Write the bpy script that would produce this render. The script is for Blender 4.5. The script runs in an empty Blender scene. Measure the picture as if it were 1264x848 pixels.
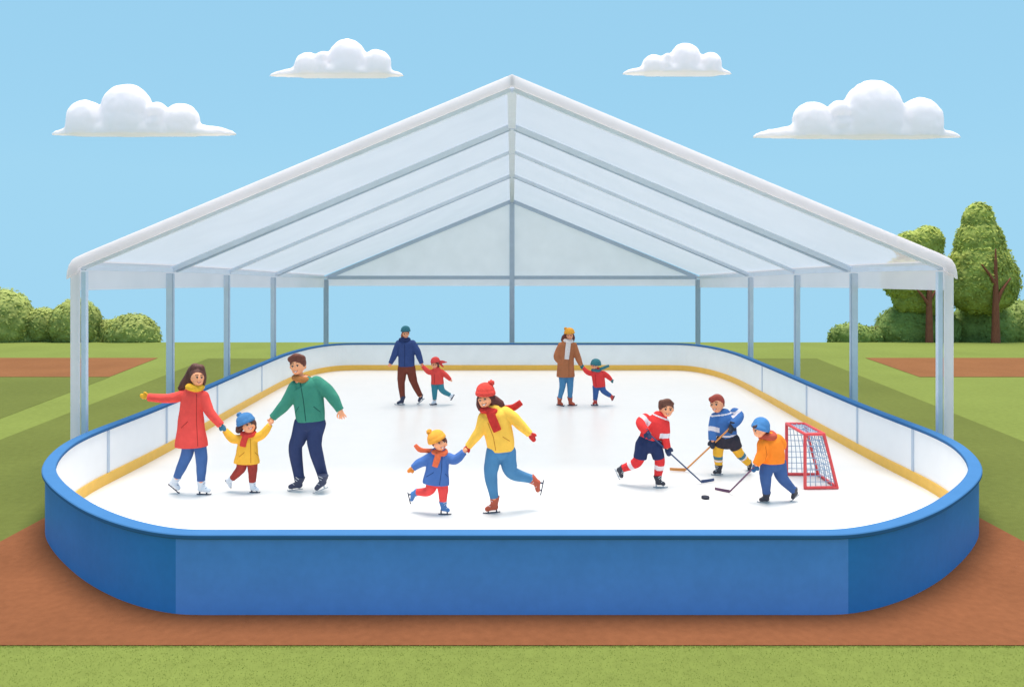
import bpy, bmesh, math, random
from mathutils import Vector, Matrix, noise
from mathutils.bvhtree import BVHTree
random.seed(7)
SC = bpy.context.scene
COL = SC.collection

# ------------------------------------------------------------------ camera model
F, CX, CY, CH = 900.0, 632.0, 330.0, 2.80      # focal length / principal point (1264 px wide picture), eye height
ICE = -0.10                                    # ice lies a little below the field
RAILZ = 0.66
def at(px, py, d):                             # point seen at pixel, d metres ahead
    return Vector(((px-CX)*d/F, d, CH-(py-CY)*d/F))
def gpt(px, py, z=0.0):                        # point on a horizontal plane
    d = F*(CH-z)/(py-CY)
    return Vector(((px-CX)*d/F, d, z))

cam = bpy.data.cameras.new('camera'); camo = bpy.data.objects.new('camera', cam); COL.objects.link(camo)
camo.location = (0, 0, CH); camo.rotation_euler = (math.pi/2, 0, 0)
cam.sensor_width = 36; cam.lens = 36*F/1264; cam.shift_y = -(424-CY)/1264
cam.clip_start = 0.05; cam.clip_end = 3000
SC.camera = camo

# ------------------------------------------------------------------ light
SUN_EL, SUN_AZ = math.radians(83), math.radians(4)   # veiled sun almost overhead: soft pools of shade under everything
EXPO = 0.64
w = bpy.data.worlds.new('World'); SC.world = w; w.use_nodes = True
nt = w.node_tree; nt.nodes.clear()
def nn(t, k, **kw):
    n = t.nodes.new(k)
    for a, b in kw.items(): setattr(n, a, b)
    return n
out = nn(nt, 'ShaderNodeOutputWorld'); bg = nn(nt, 'ShaderNodeBackground')
sky = nn(nt, 'ShaderNodeTexSky', sky_type='NISHITA', sun_disc=False, sun_elevation=SUN_EL, sun_rotation=SUN_AZ,
         air_density=1.0, dust_density=0.6, ozone_density=1.0)
tc = nn(nt, 'ShaderNodeTexCoord'); sep = nn(nt, 'ShaderNodeSeparateXYZ'); com = nn(nt, 'ShaderNodeCombineXYZ')
ab = nn(nt, 'ShaderNodeMath', operation='ABSOLUTE'); mx = nn(nt, 'ShaderNodeMath', operation='MAXIMUM'); mx.inputs[1].default_value = 0.12
L = nt.links.new
L(tc.outputs['Generated'], sep.inputs[0]); L(sep.outputs[2], ab.inputs[0]); L(ab.outputs[0], mx.inputs[0])
L(sep.outputs[0], com.inputs[0]); L(sep.outputs[1], com.inputs[1]); L(mx.outputs[0], com.inputs[2]); L(com.outputs[0], sky.inputs[0])
mixn = nn(nt, 'ShaderNodeMix', data_type='RGBA'); mixn.inputs['Factor'].default_value = 0.85
mixn.inputs['B'].default_value = (2.35, 4.75, 6.35, 1)
L(sky.outputs[0], mixn.inputs['A']); L(mixn.outputs['Result'], bg.inputs[0]); bg.inputs[1].default_value = 0.0905
L(bg.outputs[0], out.inputs[0])
sl = bpy.data.lights.new('sun', 'SUN'); so = bpy.data.objects.new('sun', sl); COL.objects.link(so)
sl.energy = 5.0; sl.angle = math.radians(38); sl.color = (1, 0.90, 0.79)
sd = Vector((math.sin(SUN_AZ)*math.cos(SUN_EL), math.cos(SUN_AZ)*math.cos(SUN_EL), math.sin(SUN_EL)))
so.rotation_euler = sd.to_track_quat('Z', 'Y').to_euler(); so.location = sd*40
vs = SC.view_settings; vs.view_transform = 'Standard'; vs.look = 'None'; vs.exposure = EXPO; vs.gamma = 1
SC.render.engine = 'CYCLES'
SC.cycles.use_denoising = True
SC.cycles.max_bounces = 20; SC.cycles.diffuse_bounces = 16; SC.cycles.transparent_max_bounces = 12
SC.cycles.transmission_bounces = 16

# ------------------------------------------------------------------ materials
def lin(c):
    c = c/255
    return c/12.92 if c <= .04045 else ((c+.055)/1.055)**2.4
MATS = {}
def mat(name, rgb, k=1.0, rough=.7, var=.08, vscale=6, bump=0, bscale=60, spec=.3, transl=0, transp=0, metal=0, weave=0, stretch=None, cap=.88, bdist=.01, var2=0, v2scale=1):
    if name in MATS: return MATS[name]
    m = bpy.data.materials.new(name); m.use_nodes = True; t = m.node_tree; t.nodes.clear()
    ks = k if isinstance(k, (tuple, list)) else (k, k, k)
    base = [min(cap, lin(c)*q) for c, q in zip(rgb, ks)]
    o = nn(t, 'ShaderNodeOutputMaterial'); p = nn(t, 'ShaderNodeBsdfPrincipled')
    p.inputs['Roughness'].default_value = rough; p.inputs['Metallic'].default_value = metal
    p.inputs['Specular IOR Level'].default_value = spec
    co = nn(t, 'ShaderNodeTexCoord'); src = co.outputs['Object']
    if stretch:
        mp = nn(t, 'ShaderNodeMapping'); mp.inputs['Scale'].default_value = stretch
        t.links.new(src, mp.inputs[0]); src = mp.outputs[0]
    nz = nn(t, 'ShaderNodeTexNoise'); nz.inputs['Scale'].default_value = vscale; nz.inputs['Detail'].default_value = 5
    t.links.new(src, nz.inputs['Vector'])
    rp = nn(t, 'ShaderNodeMapRange'); rp.inputs['From Min'].default_value = .25; rp.inputs['From Max'].default_value = .75
    rp.inputs['To Min'].default_value = 1-var; rp.inputs['To Max'].default_value = 1+var
    t.links.new(nz.outputs['Fac'], rp.inputs['Value'])
    fac = rp.outputs[0]
    if var2:
        nz2 = nn(t, 'ShaderNodeTexNoise'); nz2.inputs['Scale'].default_value = v2scale; nz2.inputs['Detail'].default_value = 4
        t.links.new(src, nz2.inputs['Vector'])
        rp2 = nn(t, 'ShaderNodeMapRange'); rp2.inputs['From Min'].default_value = .3; rp2.inputs['From Max'].default_value = .7
        rp2.inputs['To Min'].default_value = 1-var2; rp2.inputs['To Max'].default_value = 1+var2
        t.links.new(nz2.outputs['Fac'], rp2.inputs['Value'])
        mm = nn(t, 'ShaderNodeMath', operation='MULTIPLY'); t.links.new(fac, mm.inputs[0]); t.links.new(rp2.outputs[0], mm.inputs[1]); fac = mm.outputs[0]
    vm = nn(t, 'ShaderNodeVectorMath', operation='SCALE'); vm.inputs[0].default_value = base
    t.links.new(fac, vm.inputs['Scale']); cout = vm.outputs[0]
    t.links.new(cout, p.inputs['Base Color'])
    if bump:
        bz = nn(t, 'ShaderNodeTexNoise'); bz.inputs['Scale'].default_value = bscale; bz.inputs['Detail'].default_value = 3
        t.links.new(src, bz.inputs['Vector'])
        bp = nn(t, 'ShaderNodeBump'); bp.inputs['Strength'].default_value = bump; bp.inputs['Distance'].default_value = bdist
        h = bz.outputs['Fac']
        if weave:
            wv = nn(t, 'ShaderNodeTexWave'); wv.inputs['Scale'].default_value = weave; wv.bands_direction = 'DIAGONAL'; wv.inputs['Distortion'].default_value = 1.5
            t.links.new(src, wv.inputs['Vector'])
            ad = nn(t, 'ShaderNodeMath', operation='ADD'); t.links.new(h, ad.inputs[0]); t.links.new(wv.outputs['Fac'], ad.inputs[1]); h = ad.outputs[0]
        t.links.new(h, bp.inputs['Height']); t.links.new(bp.outputs[0], p.inputs['Normal'])
    sh = p.outputs[0]
    if transl:
        tr = nn(t, 'ShaderNodeBsdfTranslucent'); t.links.new(cout, tr.inputs[0])
        ms = nn(t, 'ShaderNodeMixShader'); ms.inputs[0].default_value = transl
        t.links.new(sh, ms.inputs[1]); t.links.new(tr.outputs[0], ms.inputs[2]); sh = ms.outputs[0]
    if transp:
        tp = nn(t, 'ShaderNodeBsdfTransparent')
        ms = nn(t, 'ShaderNodeMixShader'); ms.inputs[0].default_value = transp
        t.links.new(sh, ms.inputs[1]); t.links.new(tp.outputs[0], ms.inputs[2]); sh = ms.outputs[0]
    t.links.new(sh, o.inputs[0])
    MATS[name] = m
    return m
def cloth(rgb, k=1.0, **kw):
    k = (k*.98, k*.88, k*.88)
    a = dict(rough=.88, var=.09, vscale=7, bump=.55, bscale=11, spec=.1, bdist=.03); a.update(kw)
    return mat('cloth_%d_%d_%d_%d' % (*rgb, round(k[0]*100)), rgb, k, **a)
def knit(rgb, k=1.0):
    return mat('knit_%d_%d_%d' % rgb, rgb, (k*.98, k*.88, k*.88), rough=.95, var=.12, vscale=30, bump=.6, bscale=120, spec=.1, weave=45)

# ------------------------------------------------------------------ mesh helpers
def tag(o, label=None, cat=None, group=None, kind=None):
    if label: o['label'] = label
    if cat: o['category'] = cat
    if group: o['group'] = group
    if kind: o['kind'] = kind
    return o
def empty(name, loc, label, cat, group=None):
    o = bpy.data.objects.new(name, None); o.location = loc; o.empty_display_size = .2; COL.objects.link(o)
    return tag(o, label, cat, group)
def link(name, me, mats, parent=None, loc=None):
    o = bpy.data.objects.new(name, me); COL.objects.link(o)
    for m in (mats if isinstance(mats, (list, tuple)) else [mats]): me.materials.append(m)
    if parent: o.parent = parent
    if loc is not None: o.location = loc
    return o
class MB:
    """collects simple shapes (world coordinates) and links them as one mesh object"""
    def __init__(s): s.v = []; s.f = []; s.m = []
    def add(s, vs, fs, mi=0):
        n = len(s.v); s.v += [Vector(v) for v in vs]; s.f += [[i+n for i in f] for f in fs]; s.m += [mi]*len(fs); return s
    def box(s, c, sx, sy, sz, M=None, mi=0):
        vs = [Vector((x*sx/2, y*sy/2, z*sz/2)) for x in (-1, 1) for y in (-1, 1) for z in (-1, 1)]
        if M: vs = [M @ v for v in vs]
        vs = [v+Vector(c) for v in vs]
        return s.add(vs, [(0, 1, 3, 2), (4, 6, 7, 5), (0, 4, 5, 1), (2, 3, 7, 6), (0, 2, 6, 4), (1, 5, 7, 3)], mi)
    def bar(s, p, q, wd, ht, up=(0, 0, 1), mi=0):        # rectangular bar from p to q; wd across, ht along up
        p, q = Vector(p), Vector(q); t = (q-p).normalized(); up = Vector(up)
        sd_ = t.cross(up).normalized(); u = sd_.cross(t).normalized()
        vs = [a+sd_*i*wd/2+u*j*ht/2 for a in (p, q) for i, j in ((-1, -1), (1, -1), (1, 1), (-1, 1))]
        return s.add(vs, [(3, 2, 1, 0), (4, 5, 6, 7), (0, 1, 5, 4), (1, 2, 6, 5), (2, 3, 7, 6), (3, 0, 4, 7)], mi)
    def ell(s, c, rx, ry, rz, M=None, nu=16, nv=10, mi=0):
        vs = []; c = Vector(c)
        for j in range(nv+1):
            ph = -math.pi/2+math.pi*j/nv
            for i in range(nu):
                th = 2*math.pi*i/nu
                v = Vector((rx*math.cos(ph)*math.cos(th), ry*math.cos(ph)*math.sin(th), rz*math.sin(ph)))
                vs.append((M @ v if M else v)+c)
        fs = [(j*nu+i, j*nu+(i+1) % nu, (j+1)*nu+(i+1) % nu, (j+1)*nu+i) for j in range(nv) for i in range(nu)]
        return s.add(vs, fs, mi)
    def tube(s, pts, rad, fd=1.0, n=12, sub=5, cap0='round', cap1='round', ref=(0, 1, 0), mi=0):
        """smooth tube through pts; rad = radius per point; fd = depth/width ratio"""
        P = [Vector(p) for p in pts]; R = list(rad) if isinstance(rad, (list, tuple)) else [rad]*len(P)
        FD = list(fd) if isinstance(fd, (list, tuple)) else [fd]*len(P)
        if len(P) > 2 and sub > 1:
            Q = []; r2 = []; f2 = []
            for i in range(len(P)-1):
                a = P[i-1] if i else P[0]*2-P[1]; b, c_ = P[i], P[i+1]; d = P[i+2] if i+2 < len(P) else P[-1]*2-P[-2]
                for k in range(sub):
                    u = k/sub; u2 = u*u; u3 = u2*u
                    Q.append(.5*((2*b)+(c_-a)*u+(2*a-5*b+4*c_-d)*u2+(3*b-a-3*c_+d)*u3))
                    e = u*u*(3-2*u); r2.append(R[i]*(1-e)+R[i+1]*e); f2.append(FD[i]*(1-e)+FD[i+1]*e)
            Q.append(P[-1]); r2.append(R[-1]); f2.append(FD[-1]); P, R, FD = Q, r2, f2
        rings = []
        T = []
        for i in range(len(P)):
            a = P[max(0, i-1)]; b = P[min(len(P)-1, i+1)]
            t = (b-a); T.append(t.normalized() if t.length > 1e-9 else Vector((0, 0, 1)))
        ref = Vector(ref)
        def fr(t):
            r = ref if abs(t.dot(ref)) < .95 else Vector((0, 0, 1))
            a = t.cross(r).normalized(); return a, a.cross(t).normalized()
        def ring(p, t, r, f):
            a, b = fr(t)
            return [p+a*r*math.cos(2*math.pi*k/n)+b*r*f*math.sin(2*math.pi*k/n) for k in range(n)]
        if cap0 == 'round':
            for q in (.97, .8, .5): rings.append(ring(P[0]-T[0]*R[0]*min(1, FD[0])*q, T[0], R[0]*math.sqrt(1-q*q), FD[0]))
        for p, t, r, f in zip(P, T, R, FD): rings.append(ring(p, t, r, f))
        if cap1 == 'round':
            for q in (.5, .8, .97): rings.append(ring(P[-1]+T[-1]*R[-1]*min(1, FD[-1])*q, T[-1], R[-1]*math.sqrt(1-q*q), FD[-1]))
        vs = [v for r in rings for v in r]; m = len(rings)
        fs = [(j*n+i, j*n+(i+1) % n, (j+1)*n+(i+1) % n, (j+1)*n+i) for j in range(m-1) for i in range(n)]
        fs += [tuple(range(n))[::-1], tuple((m-1)*n+i for i in range(n))]
        return s.add(vs, fs, mi)
    def mesh(s, name, org=(0, 0, 0)):
        me = bpy.data.meshes.new(name); org = Vector(org)
        me.from_pydata([v-org for v in s.v], [], s.f); me.update()
        for p, i in zip(me.polygons, s.m): p.material_index = i
        bm = bmesh.new(); bm.from_mesh(me); bmesh.ops.recalc_face_normals(bm, faces=bm.faces); bm.to_mesh(me); bm.free()
        return me
    def build(s, name, mats, parent=None, smooth=False, org=None, bevel=0):
        o0 = Vector(org) if org is not None else (parent_org(parent) if parent else Vector())
        me = s.mesh(name, o0)
        if bevel:
            bm = bmesh.new(); bm.from_mesh(me)
            bmesh.ops.remove_doubles(bm, verts=bm.verts, dist=1e-5)
            ed = [e for e in bm.edges if len(e.link_faces) == 2 and e.calc_face_angle(0) > .6]
            bmesh.ops.bevel(bm, geom=ed, offset=bevel, segments=2, profile=.7, affect='EDGES'); bm.to_mesh(me); bm.free()
        if smooth:
            for p in me.polygons: p.use_smooth = True
        o = link(name, me, mats, parent)
        if not parent and org is not None: o.location = o0
        return o
    def blob(s, name, mats, parent, voxel=.01, it=4, fac=.5, org=None):
        """union of all shapes as one continuous smooth skin"""
        o0 = Vector(org) if org is not None else parent_org(parent)
        me = s.mesh(name+'_src', o0)
        t = bpy.data.objects.new('tmp', me); COL.objects.link(t)
        r = t.modifiers.new('r', 'REMESH'); r.mode = 'VOXEL'; r.voxel_size = voxel; r.use_smooth_shade = True
        if it:
            q = t.modifiers.new('s', 'SMOOTH'); q.iterations = it; q.factor = fac
        dg = bpy.context.evaluated_depsgraph_get(); dg.update()
        m2 = bpy.data.meshes.new_from_object(t.evaluated_get(dg)); m2.name = name
        bpy.data.objects.remove(t); bpy.data.meshes.remove(me)
        m2.materials.clear()
        for p in m2.polygons: p.use_smooth = True; p.material_index = 0
        return link(name, m2, mats, parent)
def parent_org(p):
    v = Vector(p.location); q = p.parent
    while q: v += Vector(q.location); q = q.parent
    return v
def sheet(name, loops, z, m, kind='structure'):
    bm = bmesh.new(); ed = []
    for lp in loops:
        vs_ = [bm.verts.new((p[0], p[1], z if len(p) < 3 else p[2])) for p in lp]
        ed += [bm.edges.new((vs_[i], vs_[(i+1) % len(vs_)])) for i in range(len(vs_))]
    bmesh.ops.triangle_fill(bm, use_beauty=True, use_dissolve=False, edges=ed, normal=(0, 0, 1))
    me = bpy.data.meshes.new(name); bm.to_mesh(me); bm.free()
    for p in me.polygons:
        if p.normal.z < 0: p.flip()
    return tag(link(name, me, m), kind=kind)

# ------------------------------------------------------------------ rink outline (plan)
half_px = [(632, 660), (500, 660), (380, 660), (290, 660), (230, 660), (200, 657.5), (171, 652.5), (136, 643), (100.7, 628), (77, 612.5), (60.7, 598.5),
           (51.5, 585), (52.4, 573.5), (60.7, 561), (77, 547.5), (100.7, 535.6), (124, 526.4), (148, 517.5), (195, 499.6), (255.4, 474.9),
           (288.6, 460.8), (317.4, 449), (339.6, 440), (356, 434.3), (377, 428.9), (399, 425.3), (425, 423.6), (480, 423.2), (560, 423.2), (632, 423.2)]
half = [gpt(x, y, RAILZ).to_2d() for x, y in half_px]
half[0].x = half[-1].x = 0
yb = half[-1].y
for p in half[-4:]: p.y = yb
def cat_rom(P, sub):
    Q = []
    for i in range(len(P)-1):
        a = P[i-1] if i else Vector((-P[1].x, P[1].y)); b, c = P[i], P[i+1]
        d = P[i+2] if i+2 < len(P) else Vector((-P[-2].x, P[-2].y))
        for k in range(sub):
            u = k/sub; Q.append(.5*((2*b)+(c-a)*u+(2*a-5*b+4*c-d)*u*u+(3*b-a-3*c+d)*u**3))
    Q.append(P[-1]); return Q
hl = cat_rom(half, 6)
for it in range(8):                                   # relax small kinks
    hl = [hl[0]]+[(hl[i-1]+hl[i]*2+hl[i+1])/4 for i in range(1, len(hl)-1)]+[hl[-1]]
NH = len(hl)
OUT = hl+[Vector((-p.x, p.y)) for p in hl[-2:0:-1]]     # closed loop: front centre -> left -> rear -> right
NO = len(OUT)
def offs(i, d):
    i %= NO; t = (OUT[(i+1) % NO]-OUT[i-1]).normalized(); n = Vector((t.y, -t.x))
    c = Vector((0, 12.5))
    if n.dot(c-OUT[i]) < 0: n = -n
    return OUT[i]+n*d
def sweep(i0, i1, prof, closed=False):
    """profile [(inset, z)] swept along the outline from index i0 to i1"""
    m = MB(); idx = list(range(i0, i1 if closed else i1+1)); k = len(prof); vs_ = []
    for i in idx:
        for d, z in prof:
            p = offs(i, d); vs_.append((p.x, p.y, z))
    n = len(idx); fs = []
    for a in range(n if closed else n-1):
        b = (a+1) % n
        for j in range(k):
            fs.append((a*k+j, a*k+(j+1) % k, b*k+(j+1) % k, b*k+j))
    if not closed: fs += [tuple(range(k)), tuple((n-1)*k+j for j in range(k))[::-1]]
    return m.add(vs_, fs)
def near_idx(px, left=True):                            # outline index whose rail shows at picture column px on the far side
    best = None
    for i in range(NO):
        p = OUT[i]
        if (p.x < 0) != left or p.y < 8.2: continue
        e = abs(CX+F*p.x/p.y-px)
        if best is None or e < best[0]: best = (e, i)
    return best[1]

# ------------------------------------------------------------------ setting
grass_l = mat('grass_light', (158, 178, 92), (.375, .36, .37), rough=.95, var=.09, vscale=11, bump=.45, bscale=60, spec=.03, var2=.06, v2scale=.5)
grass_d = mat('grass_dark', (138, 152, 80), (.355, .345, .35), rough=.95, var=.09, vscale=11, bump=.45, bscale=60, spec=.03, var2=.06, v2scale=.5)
dirt_m = mat('dirt', (178, 116, 82), (.355, .345, .33), rough=1, var=.10, vscale=14, bump=.6, bscale=70, spec=.05, var2=.10, v2scale=.8)
dirt_f = mat('dirt_field', (181, 125, 86), (.355, .345, .33), rough=1, var=.10, vscale=14, bump=.5, bscale=70, spec=.05, var2=.08, v2scale=.8)
ice_m = mat('ice', (255, 253, 252), .69, rough=.32, var=.015, vscale=3, bump=.03, bscale=14, spec=.35, cap=.95)
hole = [offs(i, .06) for i in range(0, NO, 3)]
holeloop = [(p.x, p.y) for p in hole]
CREST = F*CH/(424-CY)
# the field is a low plateau: flat to the crest, then the land falls away on every far side
bm = bmesh.new()
xs = [-140, -60, -25, 25, 60, 140]
g0 = [(-60, -25, 0), (60, -25, 0), (60, CREST, 0), (25, CREST, 0), (-25, CREST, 0), (-60, CREST, 0)]
ed = []
ov = [bm.verts.new(p) for p in g0]; ed += [bm.edges.new((ov[i], ov[(i+1) % 6])) for i in range(6)]
iv = [bm.verts.new((p[0], p[1], 0)) for p in holeloop]; ed += [bm.edges.new((iv[i], iv[(i+1) % len(iv)])) for i in range(len(iv))]
bmesh.ops.triangle_fill(bm, use_beauty=True, edges=ed, normal=(0, 0, 1))
prev = [ov[5], ov[4], ov[3], ov[2]]
for (y, z, sx) in ((CREST+1, -.06, 1.02), (CREST+3, -.42, 1.1), (CREST+8, -1.6, 1.3), (CREST+30, -7.5, 2), (CREST+120, -32, 5), (CREST+500, -120, 14)):
    cur = [bm.verts.new((x*sx, y, z)) for x in (-60, -25, 25, 60)]
    for i in range(3): bm.faces.new((prev[i], prev[i+1], cur[i+1], cur[i]))
    prev = cur
me = bpy.data.meshes.new('ground'); bm.to_mesh(me); bm.free()
for p in me.polygons:
    if p.normal.z < 0: p.flip()
ground = tag(link('ground', me, grass_l), kind='structure')
def g2(px, py): v = gpt(px, py); return (v.x, v.y)
Lf, Ln = gpt(257, 442.5), gpt(0, 543); Rf, Rn = gpt(1008, 442.5), gpt(1264, 545)
def ext(a, b, y): t = (y-a.y)/(b.y-a.y); p = a.lerp(b, t); return (p.x, p.y)
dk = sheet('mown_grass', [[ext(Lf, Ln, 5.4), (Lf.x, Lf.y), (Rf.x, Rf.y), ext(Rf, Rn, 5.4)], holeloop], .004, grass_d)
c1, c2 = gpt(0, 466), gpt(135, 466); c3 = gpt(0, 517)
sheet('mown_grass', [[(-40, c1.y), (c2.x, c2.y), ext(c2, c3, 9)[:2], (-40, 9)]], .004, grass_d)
d1 = [gpt(195, 442), gpt(135, 465.5)]
tag(sheet('dirt_path', [[(-40, d1[0].y), (d1[0].x, d1[0].y), (d1[1].x, d1[1].y), (-40, d1[1].y)]], .008, dirt_f))
d2 = [gpt(1068, 442), gpt(1135, 465.5)]
sheet('dirt_path', [[(40, d2[0].y), (d2[0].x, d2[0].y), (d2[1].x, d2[1].y), (40, d2[1].y)]], .008, dirt_f)
yf = F*CH/(797-CY)
fr_ = [offs(i, .06) for i in range(-NH//2-20, NH//2+21)]
fr_ = [p for p in fr_ if abs(p.x) < 5.2 and p.y < 9.5]
sheet('dirt', [[(-5.22, fr_[-1].y), (-5.22, yf), (5.22, yf), (5.22, fr_[0].y)]+[(p.x, p.y) for p in fr_]], .0065, dirt_m)
sheet('ice', [[tuple(offs(i, .04)) for i in range(0, NO, 2)]], ICE, ice_m)

def turf(x0, x1, y0, y1, n, m, seed):
    R = random.Random(seed); vs_ = []; fs = []
    for _ in range(n):
        x, y = R.uniform(x0, x1), R.uniform(y0, y1); h = R.uniform(.004, .009); a = R.random()*6.28; w_ = .0035
        lx, ly = R.gauss(0, .35)*h, R.gauss(0, .35)*h; k = len(vs_); cx, cy = math.cos(a)*w_, math.sin(a)*w_
        vs_ += [(x-cx, y-cy, .002), (x+cx, y+cy, .002), (x+lx, y+ly, h)]; fs.append((k, k+1, k+2))
    me = bpy.data.meshes.new('grass'); me.from_pydata(vs_, [], fs); me.update()
    return tag(link('grass', me, m), kind='stuff')
turf(-4.6, 4.6, 4.3, yf+.005, 30000, mat('grass_blade', (158, 178, 92), (.70, .66, .60), rough=.8, var=.14, vscale=5, spec=.1, transl=.4), 5)
turf(-4.6, 4.6, yf-.03, yf+.012, 9000, MATS['grass_blade'], 6)

# ------------------------------------------------------------------ rink boards
kb = (.95, .92, 1.0)
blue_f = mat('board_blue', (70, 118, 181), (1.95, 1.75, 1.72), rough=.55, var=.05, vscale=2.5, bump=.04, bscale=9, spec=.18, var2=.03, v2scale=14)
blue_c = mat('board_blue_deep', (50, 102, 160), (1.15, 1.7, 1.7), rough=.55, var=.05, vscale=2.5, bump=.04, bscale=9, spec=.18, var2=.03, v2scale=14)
rail_m = mat('rail_blue', (92, 150, 208), (.40, .44, .48), rough=.8, var=.04, vscale=5, spec=.03)
white_p = mat('liner_white', (252, 253, 255), .93, rough=.4, var=.02, vscale=4, spec=.35, cap=.93)
pale_p = mat('liner_pale', (228, 234, 244), 1.08, rough=.35, var=.03, vscale=3, spec=.4)
yel_m = mat('kick_yellow', (252, 198, 86), (1.2, .92, .95), rough=.45, var=.05, vscale=8, spec=.35)
seam_m = mat('seam_grey', (196, 210, 228), .9, rough=.4, var=.03)
boards = empty('rink_boards', (0, OUT[0].y, 0), 'low blue ice rink boards with white inner panels and yellow kick strip', 'rink boards')
ci = min(range(NH), key=lambda i: (hl[i]-Vector((gpt(211, 660, RAILZ).x, 5.836))).length)
si = min(range(NH//3), key=lambda i: abs(hl[i].y-9.6)) if False else next(i for i in range(NH) if hl[i].y > 9.6)
ri = near_idx(400)
pf = lambda a, b, z0, z1: [(a, z0), (a, z1), (b, z1), (b, z0)]
def panel(name, i0, i1, m):
    sweep(i0, i1, pf(.03, .07, -.02, .615)).build(name, m, boards, smooth=False)
panel('front_panel', -ci, ci, blue_f)
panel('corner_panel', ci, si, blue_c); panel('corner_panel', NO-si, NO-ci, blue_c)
panel('side_panel', si, ri, blue_f); panel('side_panel', NO-ri, NO-si, blue_f)
panel('back_panel', ri, NO-ri, blue_f)
sl_, sr_ = near_idx(262), near_idx(1003, False)
ins = lambda i0, i1, m: sweep(i0, i1, pf(.072, .105, ICE-.02, .614)).build('inner_panel', m, boards)
ins(sr_-NO, sl_, white_p); ins(sl_, sr_, pale_p)
sweep(0, NO, [(0, .628), (0, .653), (.008, RAILZ), (.122, RAILZ), (.13, .653), (.13, .622), (.12, .614), (.107, .614), (.107, .618), (.02, .616), (.008, .62)], True).build('top_rail', rail_m, boards)
sweep(0, NO, [(.106, ICE-.02), (.106, .041), (.118, .046), (.123, .041), (.123, ICE-.02)], True).build('kick_strip', yel_m, boards)
for px, lf in ((125, 1), (198, 1), (262, 1), (318, 1), (945, 0), (1003, 0), (1065, 0), (1138, 0)):
    i = near_idx(px, bool(lf)); p = offs(i, .111); t = (OUT[(i+1) % NO]-OUT[i-1]).normalized()
    M = Matrix.Rotation(math.atan2(t.y, t.x), 3, 'Z')
    MB().box((p.x, p.y, (.047+.612)/2), .05, .012, .612-.047, M).build('seam_strip', seam_m, boards)
# bolts along the foot of the outer panels
bo = mat('bolt_steel', (150, 165, 185), .8, rough=.35, metal=.8, var=.05)

# ------------------------------------------------------------------ marquee tent
white_f = mat('tent_white', (255, 246, 248), .98, rough=.6, var=.02, vscale=3, transl=.7, cap=.95, spec=.2)
roof_m = mat('roof_sheet', (246, 236, 240), .57, rough=.45, var=.05, vscale=1.2, transl=.48, transp=.42, cap=.93, spec=.25, bump=.15, bscale=2.5)
val_m = mat('valance_sheet', (250, 240, 250), .95, rough=.5, var=.04, vscale=1.5, transl=.55, transp=.10, cap=.93)
gab_m = mat('gable_sheet', (255, 240, 246), 1.0, rough=.5, var=.05, vscale=1.5, transl=.5, transp=.12, cap=.93)
alu = mat('frame_aluminium', (182, 192, 205), 1.3, rough=.42, var=.05, vscale=5, metal=0, spec=.4)
alu_d = mat('frame_aluminium_dark', (158, 172, 188), 1.25, rough=.42, var=.05, vscale=5, metal=0, spec=.4)
W = 5.95
fr = [(10.0, 2.80, 5.25), (12.68, 2.757, 5.25), (15.2, 2.70, 5.205), (18.15, 2.61, 5.085), (23.3, 2.471, 4.907)]
tent = empty('marquee_tent', (0, 10, 0), 'white peaked marquee tent with translucent roof and grey metal frame over the rink', 'tent')
legw = [.14, .10, .092, .10, .13]
for k, (y, ze, zr) in enumerate(fr):
    for s in (-1, 1):
        x = s*W
        if k == 0:
            lg = MB().box((s*(W-.09), y, ze/2-.03), .065, .065, ze-.06).build('leg', alu, tent, bevel=.006)
            MB().box((s*(W+.005), y-.055, ze/2+.02), .125, .03, ze+.04).build('leg_sleeve', white_f, tent, bevel=.01)
        else:
            MB().box((x, y, ze/2-.03), legw[k], .075, ze-.06).build('leg', alu if k < 4 else alu_d, tent, bevel=.006)
            MB().box((s*(abs(x)-legw[k]/2-.012), y-.005, ze/2-.03), .022, .05, ze-.08).build('leg_track', alu_d, tent)
        MB().box((x, y+.02, .012), .32, .3, .024).build('base_plate', alu_d, tent, bevel=.006)
    up = Vector((0, 1, 0))
    th = (.085, .09, .065, .075, .12)[k]
    for s in (-1, 1):
        MB().bar((s*(W-.02), y+.05, ze), (s*.03, y+.05, zr), .07, th).build('rafter', alu if k < 4 else alu_d, tent)
        if k in (1, 3): MB().bar((s*(W-.1), y+.05, ze-th*.62+.02), (s*.03, y+.05, zr-th*.62), .05, th*.3).build('rafter_flange', alu_d, tent)
for k in range(4):
    (y, ze, zr), (y2, ze2, zr2) = fr[k], fr[k+1]
    for s in (-1, 1):
        MB().bar((s*(W-.03), y+.09, ze-.005), (s*(W-.03), y2+.01, ze2-.005), .06, .075).build('eave_beam', alu, tent)
    MB().bar((0, y+.09, zr-.01), (0, y2+.01, zr2-.01), .13, .06).build('ridge_beam', alu, tent)
y5, ze5, zr5 = fr[4]
MB().bar((-W+.08, y5+.04, ze5), (W-.08, y5+.04, ze5), .07, .11).build('cross_beam', alu_d, tent)
MB().box((0, y5, (zr5-.08)/2), .16, .1, zr5-.08).build('centre_post', alu_d, tent, bevel=.006)
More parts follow.
